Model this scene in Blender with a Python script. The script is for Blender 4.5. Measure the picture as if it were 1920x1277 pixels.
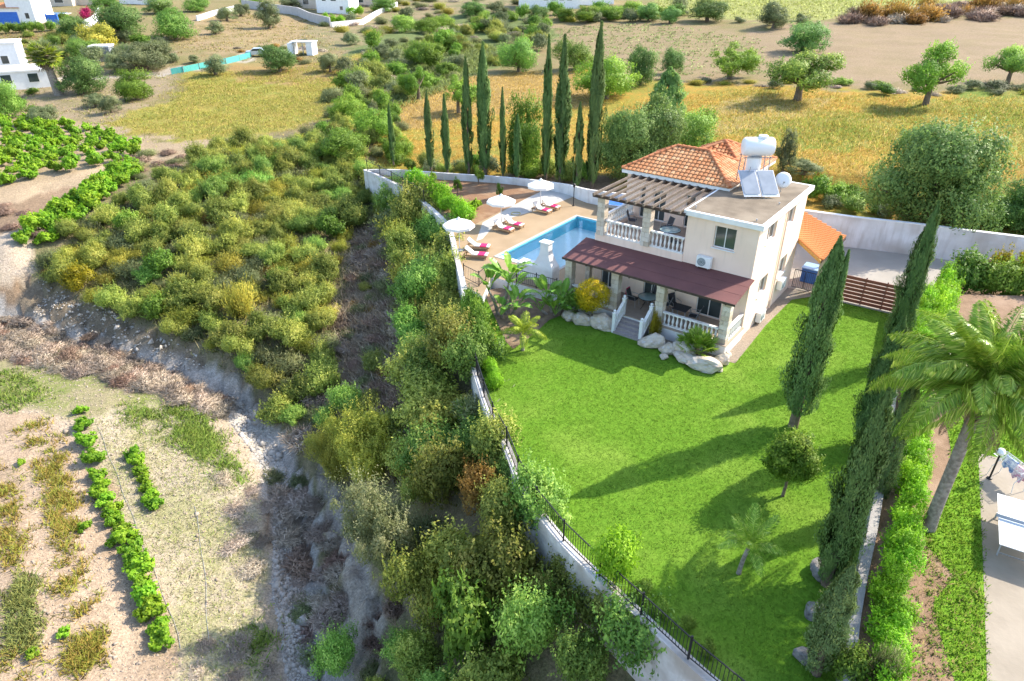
import bpy, bmesh, math, random
import numpy as np
from mathutils import Vector

for o in list(bpy.data.objects): bpy.data.objects.remove(o)
SC = bpy.context.scene
COL = SC.collection
RAD = math.radians
rnd = random.Random(7)
RNG = np.random.default_rng(11)

# ------------------------------------------------------------------ camera
CAM_H = 18.2                      # metres above the lawn (drone)
PITCH = RAD(29.6)
F, CX, CY = 1280.0, 960.0, 638.5  # focal length and centre, in photograph pixels
cd = bpy.data.cameras.new('camera'); cam = bpy.data.objects.new('camera', cd); COL.objects.link(cam)
cam.location = (0, 0, CAM_H); cam.rotation_euler = (math.pi/2 - PITCH, 0, 0)
cd.sensor_width = 36.0; cd.lens = 24.0; cd.clip_start = 0.3; cd.clip_end = 4000
SC.camera = cam

# ------------------------------------------------------------------ sky and sun
SUN_AZ, SUN_EL = 66.0, 38.5       # azimuth from +Y towards +X
w = bpy.data.worlds.new('World'); SC.world = w; w.use_nodes = True
nt = w.node_tree; nt.nodes.clear()
sky = nt.nodes.new('ShaderNodeTexSky'); sky.sky_type = 'NISHITA'; sky.sun_disc = False
sky.sun_elevation = RAD(SUN_EL); sky.sun_rotation = RAD(SUN_AZ)
sky.air_density = 1.0; sky.dust_density = 1.2; sky.ozone_density = 0.6
bgn = nt.nodes.new('ShaderNodeBackground'); bgn.inputs['Strength'].default_value = 0.15
out = nt.nodes.new('ShaderNodeOutputWorld')
nt.links.new(sky.outputs[0], bgn.inputs[0]); nt.links.new(bgn.outputs[0], out.inputs[0])
sd = bpy.data.lights.new('sun', 'SUN'); sd.energy = 3.0; sd.angle = RAD(0.5); sd.color = (1.0, 0.91, 0.77)
sun = bpy.data.objects.new('sun', sd); COL.objects.link(sun); sun.location = (40, 20, 60)
_sv = Vector((math.sin(RAD(SUN_AZ))*math.cos(RAD(SUN_EL)), math.cos(RAD(SUN_AZ))*math.cos(RAD(SUN_EL)), math.sin(RAD(SUN_EL))))
sun.rotation_euler = _sv.to_track_quat('Z', 'Y').to_euler()
SC.view_settings.view_transform = 'Standard'; SC.view_settings.look = 'None'
SC.view_settings.exposure = 1.6; SC.view_settings.gamma = 1.0
SC.cycles.max_bounces = 6; SC.cycles.diffuse_bounces = 3; SC.cycles.glossy_bounces = 2
SC.cycles.transmission_bounces = 4; SC.cycles.transparent_max_bounces = 8
SC.cycles.use_denoising = True

# ------------------------------------------------------------------ survey helpers (photograph pixel -> place in the world)
CT, ST = math.cos(PITCH), math.sin(PITCH)
def ray(px, py):
    x = (px-CX)/F; y = -(py-CY)/F
    return np.array([x, CT+y*ST, -ST+y*CT])
def G(px, py, z=0.0):
    d = ray(px, py); t = (z-CAM_H)/d[2]
    return Vector((t*d[0], t*d[1], z))
def project(P):
    P = np.asarray(P, float); X = P[..., 0]; Y = P[..., 1]; Z = P[..., 2]-CAM_H
    D = Y*CT - Z*ST; D = np.where(D < .5, .5, D)
    return np.stack([CX+F*X/D, CY-F*(Y*ST+Z*CT)/D], -1)
def height_at(px, py, x, y):
    d = ray(px, py); t = math.hypot(x, y)/math.hypot(d[0], d[1]); return CAM_H + t*d[2]
def inside(P, poly):
    x, y = P[..., 0], P[..., 1]; r = np.zeros(x.shape, bool); n = len(poly)
    for i in range(n):
        x0, y0 = poly[i][0], poly[i][1]; x1, y1 = poly[(i+1) % n][0], poly[(i+1) % n][1]
        if y0 == y1: continue
        c = ((y0 > y) != (y1 > y)) & (x < (x1-x0)*(y-y0)/(y1-y0)+x0)
        r ^= c
    return r
def dist_path(P, path):
    best = np.full(P.shape[:-1], 1e9)
    for a, b in zip(path[:-1], path[1:]):
        a = np.array(a[:2], float); b = np.array(b[:2], float); ab = b-a
        t = np.clip(((P-a)@ab)/(ab@ab), 0, 1)
        best = np.minimum(best, np.linalg.norm(P-(a+t[..., None]*ab), axis=-1))
    return best
# villa frame: u runs along the front to the villa's far end, v runs back along its side
U2 = np.array([-.80, .60]); V2 = np.array([.60, .80]); HC = np.array([11.38, 30.93]); ROT = math.atan2(-.6, .8)
def L(u, v, z=0.0):
    p = HC+u*U2+v*V2; return Vector((p[0], p[1], z))

# ------------------------------------------------------------------ terrain
ZL = [(684,318,.9),(715,331,.9),(750,349,.9),(795,379,.9),(835,416,.9),(846,438,.9),(856,480,.85),(868,530,.7),(880,600,.4),
      (886,668,.2),(903,730,.2),(926,794,.2),(947,829,.2),(984,918,.2),(1059,1018,.2),(1163,1117,.2),(1255,1203,.2),(1336,1277,.2),(1480,1390,.2)]
WALL_L = [G(*p) for p in ZL]
BACK_TOP = [(684,318,.9),(745,318,1.2),(830,324,1.2),(960,333,1.2),(1060,345,1.4),(1140,360,1.8)]
WALL_B = [G(*p) for p in BACK_TOP]
WALL_R = [G(1490,392,2.2), G(1600,407,2.2), G(1719,420,2.2), G(1920,445,2.2), G(2150,475,2.2)]
BOUND = [G(1690,578,.3), G(1668,760,.6), G(1640,960,.8), G(1617,1080,1.1), G(1600,1180,1.1), G(1592,1277,1.1), G(1570,1420,1.1)]
PLOT = [(p.x, p.y) for p in WALL_L] + [(p.x, p.y) for p in reversed(BOUND)] + [(34, 60), (20, 62)] + [(p.x, p.y) for p in reversed(WALL_B)]
PLOT_G = [(p.x, p.y) for p in WALL_L] + [(p.x, p.y) for p in reversed(BOUND)] + [(p.x, p.y) for p in WALL_R[:3][::-1]] + [(p.x, p.y) for p in reversed(WALL_B)]
YARDS = [(p.x, p.y) for p in BOUND] + [(40, 5), (60, 30), (60, 34), (BOUND[0].x+2.5, BOUND[0].y+.6)]
YARD = [(p.x, p.y) for p in BOUND] + [(40, 5), (60, 30), (WALL_R[4].x, WALL_R[4].y), (WALL_R[3].x, WALL_R[3].y), (WALL_R[2].x, WALL_R[2].y)]
DRZ = [(BOUND[0].x, BOUND[0].y), (BOUND[0].x+3.5, BOUND[0].y+1), (WALL_R[3].x+1, WALL_R[3].y+1.6), (WALL_R[2].x, WALL_R[2].y+1.6), (WALL_R[1].x, WALL_R[1].y+1.6), (WALL_R[0].x, WALL_R[0].y+1.6), tuple(L(8, 23)[:2]), tuple(L(4, 9)[:2])]
CPX = [ # photograph pixel and estimated height of the ground there
 (600,1277,-8.6),(560,1100,-8.3),(545,950,-8.0),(500,820,-7.5),(440,745,-7.2),(300,690,-6.7),(150,640,-6.2),(0,600,-5.8),
 (400,900,-7.0),(330,1100,-7.2),(430,1200,-7.6),(250,1100,-6.8),(50,1100,-6.2),(50,800,-5.9),(200,760,-6.2),(0,1277,-6.5),(250,900,-6.6),(0,700,-5.9),
 (250,610,-5.2),(130,545,-4.6),(60,490,-3.4),(200,450,-2.9),(350,560,-4.4),(450,640,-5.4),(540,680,-5.9),(330,450,-2.6),(420,400,-1.6),(420,320,-.7),
 (520,520,-3.8),(600,450,-3.0),(570,600,-5.0),(600,760,-7.0),(640,680,-6.2),(655,560,-5.0),(672,450,-3.5),(680,370,-2.3),(640,300,-.8),(560,300,-.6),
 (760,420,-1.5),(815,480,-1.5),(842,560,-1.5),(862,680,-1.3),(912,820,-1.3),(960,930,-1.4),(1010,1010,-1.7),(1090,1120,-2.2),(1180,1200,-2.4),(1290,1300,-2.5),
 (740,560,-4.0),(745,700,-4.6),(780,900,-5.2),(680,950,-6.8),(820,1100,-5.2),(680,1180,-7.2),(720,800,-5.6),(640,870,-7.4),(900,1277,-5.0),
 (450,210,-.3),(250,230,-.4),(130,280,-.8),(30,340,-1.0),(20,460,-2.0),(150,390,-1.6),(270,340,-.9),
 (150,130,.6),(20,120,1.0),(400,120,1.0),(400,50,3.2),(250,60,3),(600,70,2.2),(800,50,1.8),(100,55,4.0),(100,15,5.5),(400,8,5),(600,25,4.0),
 (700,260,.1),(900,290,.3),(800,180,.6),(650,150,.4),(1200,240,.5),(1600,300,.7),(1900,350,.8),(1500,180,1.6),(1800,150,2.2),(1200,80,2.6),(1500,30,5),(1900,20,6),(960,25,4),(1250,30,4.2),
]
CW = [(-260,420,12),(0,460,13),(260,420,14),(0,900,26),(-700,900,26),(700,900,26),(-500,300,8),(500,300,10),(0,-60,-4),(-120,10,-5),(120,0,1),(60,20,1),(45,60,1)]
_c = [(*G(px, py, z)[:2], z) for px, py, z in CPX] + CW
_cp = np.array([(a, b) for a, b, _ in _c]); _cz = np.array([c for *_, c in _c])
def _rbf_fit():
    n = len(_cp); D = np.linalg.norm(_cp[:, None]-_cp[None], axis=-1)
    A = np.zeros((n+3, n+3)); A[:n, :n] = -D + np.eye(n)*0.25; Pm = np.c_[np.ones(n), _cp]
    A[:n, n:] = Pm; A[n:, :n] = Pm.T
    return np.linalg.solve(A, np.r_[_cz, 0, 0, 0])
_rw = _rbf_fit()
def vnoise(P, s, seed=0):      # cheap smooth noise for the relief
    x = P[..., 0]/s+seed*3.1; y = P[..., 1]/s-seed*1.7
    return (np.sin(x*1.9+1.3*np.sin(y*1.3+seed))*np.cos(y*2.1-1.1*np.sin(x*.9)) + .5*np.sin(x*4.3+y*2.7+seed)*np.cos(y*3.9-x*1.1))/1.5
STREAM = [G(px, py, z) for px, py, z in [(640,1400,-8.8),(590,1277,-8.6),(560,1100,-8.3),(545,950,-8.0),(500,820,-7.5),(440,745,-7.2),(300,690,-6.7),(150,640,-6.2),(0,600,-5.8),(-150,560,-5.4)]]
ERODE2 = [(40,505),(130,540),(240,590),(420,675),(530,775),(490,800),(300,695),(150,640),(40,600)]
ERODE = [(560,860),(640,870),(720,960),(760,1100),(780,1420),(600,1420),(590,1150),(560,980)]
def hgt(P):
    P = np.atleast_2d(np.asarray(P, float)); z = np.empty(len(P))
    for i in range(0, len(P), 20000):
        q = P[i:i+20000]
        r2 = np.sqrt(np.maximum((q**2).sum(1)[:, None]+(_cp**2).sum(1)[None]-2*q@_cp.T, 0))
        z[i:i+20000] = -(r2@_rw[:-3]) + _rw[-3] + q@_rw[-2:]
    z += vnoise(P, 9.0, 1)*.22 + vnoise(P, 2.6, 2)*.08
    z -= .75*np.exp(-(dist_path(P, STREAM)/1.3)**2)
    pj = project(np.c_[P, z]); er = inside(pj, ERODE) | inside(pj, ERODE2)
    rg = np.abs(vnoise(P, 1.5, 7))+.5*np.abs(vnoise(P, .7, 9)); z = np.where(er, z-.55+.9*rg, z)
    ip = inside(P, PLOT); iy = inside(P, YARD)
    z = np.where(ip, np.minimum(z, -1.1), z); iys = inside(P, YARDS); z = np.where(iy & ~ip, -.12, z); z = np.where(iys & ~ip, .85, z)
    z = np.where(inside(P, DRZ), np.minimum(z, -.12), z)
    return z
def hz(x, y): return float(hgt([(x, y)])[0])
def hit(px, py):
    d = ray(px, py); t = np.r_[np.arange(12, 90, .25), np.arange(90, 600, 1.5)]
    Q = t[:, None]*d; h = hgt(Q[:, :2]); below = (Q[:, 2]+CAM_H) < h
    k = int(np.argmax(below)) if below.any() else len(t)-1
    t0, t1 = t[max(k-1, 0)], t[k]
    tt = np.linspace(t0, t1, 12); Q = tt[:, None]*d; h = hgt(Q[:, :2]); b = (Q[:, 2]+CAM_H) < h
    k = int(np.argmax(b)) if b.any() else 11
    return Vector((Q[k, 0], Q[k, 1], float(h[k])))

# ------------------------------------------------------------------ object helpers
def tag(o, label=None, cat=None, group=None, kind=None):
    if label: o['label'] = label
    if cat: o['category'] = cat
    if group: o['group'] = group
    if kind: o['kind'] = kind
    return o
def link(name, me, mat=None, parent=None, loc=None, rot=None, scale=None):
    o = bpy.data.objects.new(name, me); COL.objects.link(o)
    if mat is not None and me is not None and not me.materials: me.materials.append(mat)
    if parent is not None: o.parent = parent
    if loc is not None: o.location = loc
    if rot is not None: o.rotation_euler = rot
    if scale is not None: o.scale = scale if hasattr(scale, '__len__') else (scale,)*3
    return o
def empty(name, loc=(0, 0, 0), rz=0.0, label=None, cat=None, group=None):
    o = bpy.data.objects.new(name, None); COL.objects.link(o); o.location = loc; o.rotation_euler = (0, 0, rz)
    o.empty_display_size = .2
    return tag(o, label, cat, group)
def np_mesh(name, V, Fc, mat=None, attr=None, smooth=False, normals=None):
    V = np.asarray(V, np.float32); Fc = np.asarray(Fc, np.int32); m, k = Fc.shape
    me = bpy.data.meshes.new(name); me.vertices.add(len(V)); me.vertices.foreach_set('co', V.ravel())
    me.loops.add(m*k); me.loops.foreach_set('vertex_index', Fc.ravel())
    me.polygons.add(m); me.polygons.foreach_set('loop_start', np.arange(0, m*k, k, dtype=np.int32))
    try: me.polygons.foreach_set('loop_total', np.full(m, k, np.int32))
    except Exception: pass
    if smooth: me.polygons.foreach_set('use_smooth', np.ones(m, bool))
    for nm, (typ, dat) in (attr or {}).items():
        a = me.attributes.new(nm, typ, 'POINT'); a.data.foreach_set('color' if typ == 'FLOAT_COLOR' else 'value', np.asarray(dat, np.float32).ravel())
    me.update(calc_edges=True); me.validate()
    if normals is not None: me.normals_split_custom_set_from_vertices(np.asarray(normals, np.float32))
    if mat is not None: me.materials.append(mat)
    return me
class MB:
    """collects boxes, prisms, tubes into one mesh"""
    def __init__(s): s.v = []; s.f = []; s.sm = []
    def add(s, vs, fs, smooth=False):
        b = len(s.v); s.v += [tuple(q) for q in vs]; s.f += [tuple(b+i for i in f) for f in fs]; s.sm += [smooth]*len(fs); return s
    def box(s, x0, x1, y0, y1, z0, z1):
        x0, x1 = min(x0, x1), max(x0, x1); y0, y1 = min(y0, y1), max(y0, y1); z0, z1 = min(z0, z1), max(z0, z1)
        return s.add([(x0,y0,z0),(x1,y0,z0),(x1,y1,z0),(x0,y1,z0),(x0,y0,z1),(x1,y0,z1),(x1,y1,z1),(x0,y1,z1)],
                     [(3,2,1,0),(4,5,6,7),(0,1,5,4),(1,2,6,5),(2,3,7,6),(3,0,4,7)])
    def ubox(s, u0, u1, v0, v1, z0, z1): return s.box(-u1, -u0, v0, v1, z0, z1)
    def prism(s, poly, z0, z1):
        n = len(poly); a = sum(poly[i][0]*poly[(i+1) % n][1]-poly[(i+1) % n][0]*poly[i][1] for i in range(n))
        if a < 0: poly = poly[::-1]
        return s.add([(p[0], p[1], z0) for p in poly]+[(p[0], p[1], z1) for p in poly],
                     [tuple(range(n-1, -1, -1)), tuple(range(n, 2*n))]+[(i, (i+1) % n, n+(i+1) % n, n+i) for i in range(n)])
    def bar(s, a, b, w, h=None):
        """square bar from a to b"""
        h = h or w; a = Vector(a); b = Vector(b); d = (b-a).normalized()
        up = Vector((0, 0, 1)) if abs(d.z) < .95 else Vector((0, 1, 0))
        x = d.cross(up).normalized()*w/2; y = x.cross(d).normalized()*h/2
        return s.add([a-x-y, a+x-y, a+x+y, a-x+y, b-x-y, b+x-y, b+x+y, b-x+y], [(0,1,2,3),(7,6,5,4),(0,4,5,1),(1,5,6,2),(2,6,7,3),(3,7,4,0)])
    def tube(s, pts, radii, n=8, cap=True):
        pts = [Vector(p) for p in pts]; base = len(s.v); vs = []; ref = Vector((0.3, 0.9, 0.1)).normalized()
        for i, p in enumerate(pts):
            d = (pts[min(i+1, len(pts)-1)]-pts[max(i-1, 0)]).normalized()
            x = d.cross(ref)
            if x.length < .05: x = d.cross(Vector((1, 0, 0)))
            x.normalize(); y = d.cross(x)
            r = radii[i] if hasattr(radii, '__len__') else radii
            vs += [p+(x*math.cos(2*math.pi*k/n)+y*math.sin(2*math.pi*k/n))*r for k in range(n)]
        fs = [(i*n+k, i*n+(k+1) % n, (i+1)*n+(k+1) % n, (i+1)*n+k) for i in range(len(pts)-1) for k in range(n)]
        if cap: fs += [tuple(range(n-1, -1, -1)), tuple(range((len(pts)-1)*n, len(pts)*n))]
        return s.add(vs, fs, True)
    def lathe(s, prof, n=12, c=(0, 0, 0)):
        vs = [(c[0]+r*math.cos(2*math.pi*k/n), c[1]+r*math.sin(2*math.pi*k/n), c[2]+z) for r, z in prof for k in range(n)]
        m = len(prof); fs = [(i*n+k, i*n+(k+1) % n, (i+1)*n+(k+1) % n, (i+1)*n+k) for i in range(m-1) for k in range(n)]
        fs += [tuple(range(n-1, -1, -1)), tuple(range((m-1)*n, m*n))]
        return s.add(vs, fs, True)
    def mesh(s, name, mat=None):
        me = bpy.data.meshes.new(name); me.from_pydata([tuple(v) for v in s.v], [], s.f)
        me.polygons.foreach_set('use_smooth', np.array(s.sm, bool)); me.update()
        if any(s.sm):
            try: me.set_sharp_from_angle(angle=RAD(40))
            except Exception: pass
        if mat is not None: me.materials.append(mat)
        return me
    def build(s, name, mat, parent=None, loc=None, rot=None, bevel=0):
        o = link(name, s.mesh(name, mat), None, parent, loc, rot)
        if bevel:
            b = o.modifiers.new('bevel', 'BEVEL'); b.width = bevel; b.segments = 2; b.limit_method = 'ANGLE'
        return o
def copy_tree(o, parent=None):
    c = o.copy(); COL.objects.link(c)
    if parent is not None: c.parent = parent
    for ch in o.children: copy_tree(ch, c)
    return c
def sheet(name, outer, z, mat, holes=(), kind='structure', zf=None):
    bm = bmesh.new(); edges = []
    for lp in [outer]+list(holes):
        vs = [bm.verts.new((p[0], p[1], z if zf is None else zf(p[0], p[1]))) for p in lp]
        edges += [bm.edges.new((vs[i], vs[(i+1) % len(vs)])) for i in range(len(vs))]
    bmesh.ops.triangle_fill(bm, use_beauty=True, use_dissolve=False, edges=edges)
    for f in bm.faces:
        f.normal_update()
        if f.normal.z < 0: f.normal_flip()
    me = bpy.data.meshes.new(name); bm.to_mesh(me); bm.free(); me.materials.append(mat)
    o = link(name, me); o['kind'] = kind
    return o

# ------------------------------------------------------------------ materials
MATS = {}
def _new(name):
    m = bpy.data.materials.new(name); m.use_nodes = True; n = m.node_tree.nodes; MATS[name] = m
    return m, n, m.node_tree.links, n['Principled BSDF']
def M(name, c1, c2=None, scale=3.0, rough=.8, bump=0.0, bscale=20.0, metal=0.0, detail=6.0, c3=None, scale3=.5, spec=.35, lo=.38, hi=.62, streak=None):
    m, n, l, b = _new(name)
    b.inputs['Roughness'].default_value = rough; b.inputs['Metallic'].default_value = metal
    b.inputs['Specular IOR Level'].default_value = spec
    tc = n.new('ShaderNodeTexCoord')
    if c2 is None: b.inputs['Base Color'].default_value = (*c1, 1)
    else:
        nz = n.new('ShaderNodeTexNoise'); nz.inputs['Scale'].default_value = scale; nz.inputs['Detail'].default_value = detail
        l.new(tc.outputs['Object'], nz.inputs['Vector'])
        mr = n.new('ShaderNodeMapRange'); mr.inputs[1].default_value = lo; mr.inputs[2].default_value = hi
        l.new(nz.outputs[0], mr.inputs[0])
        mx = n.new('ShaderNodeMix'); mx.data_type = 'RGBA'; mx.inputs[6].default_value = (*c1, 1); mx.inputs[7].default_value = (*c2, 1)
        l.new(mr.outputs[0], mx.inputs[0]); res = mx.outputs[2]
        if c3 is not None:
            n3 = n.new('ShaderNodeTexNoise'); n3.inputs['Scale'].default_value = scale3; n3.inputs['Detail'].default_value = 5
            l.new(tc.outputs['Object'], n3.inputs['Vector'])
            r3 = n.new('ShaderNodeMapRange'); r3.inputs[1].default_value = .5; r3.inputs[2].default_value = .68
            l.new(n3.outputs[0], r3.inputs[0])
            m3 = n.new('ShaderNodeMix'); m3.data_type = 'RGBA'; l.new(res, m3.inputs[6]); m3.inputs[7].default_value = (*c3, 1)
            l.new(r3.outputs[0], m3.inputs[0]); res = m3.outputs[2]
        if streak is not None:
            mp = n.new('ShaderNodeMapping'); mp.inputs['Scale'].default_value = (2.6, 2.6, .28); l.new(tc.outputs['Object'], mp.inputs['Vector'])
            n4 = n.new('ShaderNodeTexNoise'); n4.inputs['Scale'].default_value = 1.6; n4.inputs['Detail'].default_value = 6; l.new(mp.outputs[0], n4.inputs['Vector'])
            r4 = n.new('ShaderNodeMapRange'); r4.inputs[1].default_value = .52; r4.inputs[2].default_value = .75; r4.inputs[4].default_value = .55; l.new(n4.outputs[0], r4.inputs[0])
            m4 = n.new('ShaderNodeMix'); m4.data_type = 'RGBA'; l.new(res, m4.inputs[6]); m4.inputs[7].default_value = (*streak, 1); l.new(r4.outputs[0], m4.inputs[0]); res = m4.outputs[2]
        l.new(res, b.inputs['Base Color'])
    if bump:
        nb = n.new('ShaderNodeTexNoise'); nb.inputs['Scale'].default_value = bscale; nb.inputs['Detail'].default_value = 5
        l.new(tc.outputs['Object'], nb.inputs['Vector'])
        bp = n.new('ShaderNodeBump'); bp.inputs['Strength'].default_value = min(bump, 1); bp.inputs['Distance'].default_value = .03*max(bump, 1)
        l.new(nb.outputs[0], bp.inputs['Height']); l.new(bp.outputs[0], b.inputs['Normal'])
    return m
def LEAF(name, c1, c2, c3=None, trans=.45, hue=.014, val=.28, rough=.55):
    """leaf material: colour per leaf (attribute lv) and per plant (object random)"""
    m, n, l, b = _new(name)
    at = n.new('ShaderNodeAttribute'); at.attribute_name = 'lv'
    ramp = n.new('ShaderNodeValToRGB'); e = ramp.color_ramp.elements
    e[0].position = .1; e[0].color = (*c1, 1); e[1].position = .75; e[1].color = (*c2, 1)
    if c3 is not None: k = ramp.color_ramp.elements.new(.97); k.color = (*c3, 1)
    l.new(at.outputs['Fac'], ramp.inputs[0])
    oi = n.new('ShaderNodeObjectInfo')
    hs = n.new('ShaderNodeHueSaturation')
    mh = n.new('ShaderNodeMapRange'); mh.inputs[3].default_value = .5-hue; mh.inputs[4].default_value = .5+hue
    l.new(oi.outputs['Random'], mh.inputs[0]); l.new(mh.outputs[0], hs.inputs['Hue'])
    mu = n.new('ShaderNodeMath'); mu.operation = 'MULTIPLY'; mu.inputs[1].default_value = 7.31; l.new(oi.outputs['Random'], mu.inputs[0])
    fr = n.new('ShaderNodeMath'); fr.operation = 'FRACT'; l.new(mu.outputs[0], fr.inputs[0])
    mv = n.new('ShaderNodeMapRange'); mv.inputs[3].default_value = 1-val; mv.inputs[4].default_value = 1+val
    l.new(fr.outputs[0], mv.inputs[0]); l.new(mv.outputs[0], hs.inputs['Value'])
    l.new(ramp.outputs[0], hs.inputs['Color']); l.new(hs.outputs[0], b.inputs['Base Color'])
    b.inputs['Roughness'].default_value = rough; b.inputs['Specular IOR Level'].default_value = .3
    if trans:
        tr = n.new('ShaderNodeBsdfTranslucent'); l.new(hs.outputs[0], tr.inputs['Color'])
        ms = n.new('ShaderNodeMixShader'); ms.inputs[0].default_value = trans
        l.new(b.outputs[0], ms.inputs[1]); l.new(tr.outputs[0], ms.inputs[2])
        l.new(ms.outputs[0], n['Material Output'].inputs['Surface'])
    return m
def VCOL(name, bump=0.0, bscale=8.0, trans=0.0, rough=.9):
    """colour from the vertex attributes ca / cb, blended by noise (or ca alone)"""
    m, n, l, b = _new(name)
    a = n.new('ShaderNodeAttribute'); a.attribute_name = 'ca'
    b.inputs['Roughness'].default_value = rough; b.inputs['Specular IOR Level'].default_value = .15
    l.new(a.outputs['Color'], b.inputs['Base Color'])
    if trans:
        tr = n.new('ShaderNodeBsdfTranslucent'); l.new(a.outputs['Color'], tr.inputs['Color'])
        ms = n.new('ShaderNodeMixShader'); ms.inputs[0].default_value = trans
        l.new(b.outputs[0], ms.inputs[1]); l.new(tr.outputs[0], ms.inputs[2]); l.new(ms.outputs[0], n['Material Output'].inputs['Surface'])
    return m
# ------------------------------------------------------------------ the ground sheet
def terrain_material():
    m, n, l, b = _new('terrain')
    b.inputs['Roughness'].default_value = .95; b.inputs['Specular IOR Level'].default_value = .1
    tc = n.new('ShaderNodeTexCoord'); A = n.new('ShaderNodeAttribute'); A.attribute_name = 'ca'; B = n.new('ShaderNodeAttribute'); B.attribute_name = 'cb'
    def noise(s, d=6, r=.6):
        t = n.new('ShaderNodeTexNoise'); t.inputs['Scale'].default_value = s; t.inputs['Detail'].default_value = d; t.inputs['Roughness'].default_value = r
        l.new(tc.outputs['Object'], t.inputs['Vector']); return t.outputs[0]
    def mr(x, a, c, lo=0., hi=1.):
        k = n.new('ShaderNodeMapRange'); k.inputs[1].default_value = a; k.inputs[2].default_value = c; k.inputs[3].default_value = lo; k.inputs[4].default_value = hi
        l.new(x, k.inputs[0]); return k.outputs[0]
    def math_(op, x, y):
        k = n.new('ShaderNodeMath'); k.operation = op; l.new(x, k.inputs[0])
        if hasattr(y, 'links'): l.new(y, k.inputs[1])
        else: k.inputs[1].default_value = y
        return k.outputs[0]
    n1 = noise(.22, 8, .68); n2 = noise(2.2, 6, .7); n3 = noise(11, 4)
    s = math_('ADD', math_('MULTIPLY', n1, .6), math_('MULTIPLY', n2, .4))
    mx = n.new('ShaderNodeMix'); mx.data_type = 'RGBA'; l.new(mr(s, .45, .56), mx.inputs[0]); l.new(A.outputs['Color'], mx.inputs[6]); l.new(B.outputs['Color'], mx.inputs[7])
    vo = n.new('ShaderNodeTexVoronoi'); vo.inputs['Scale'].default_value = 5; l.new(tc.outputs['Object'], vo.inputs['Vector'])
    v = math_('MULTIPLY', mr(n3, .3, .7, .42, .86), mr(vo.outputs['Distance'], 0, .8, 1.12, .86))
    hs = n.new('ShaderNodeHueSaturation'); l.new(mx.outputs[2], hs.inputs['Color']); l.new(v, hs.inputs['Value'])
    l.new(hs.outputs[0], b.inputs['Base Color'])
    bp = n.new('ShaderNodeBump'); bp.inputs['Strength'].default_value = .9; bp.inputs['Distance'].default_value = .12
    l.new(math_('ADD', math_('MULTIPLY', n2, .7), math_('MULTIPLY', n3, .35)), bp.inputs['Height']); l.new(bp.outputs[0], b.inputs['Normal'])
    return m
SOIL = (.40,.28,.18); 
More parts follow.
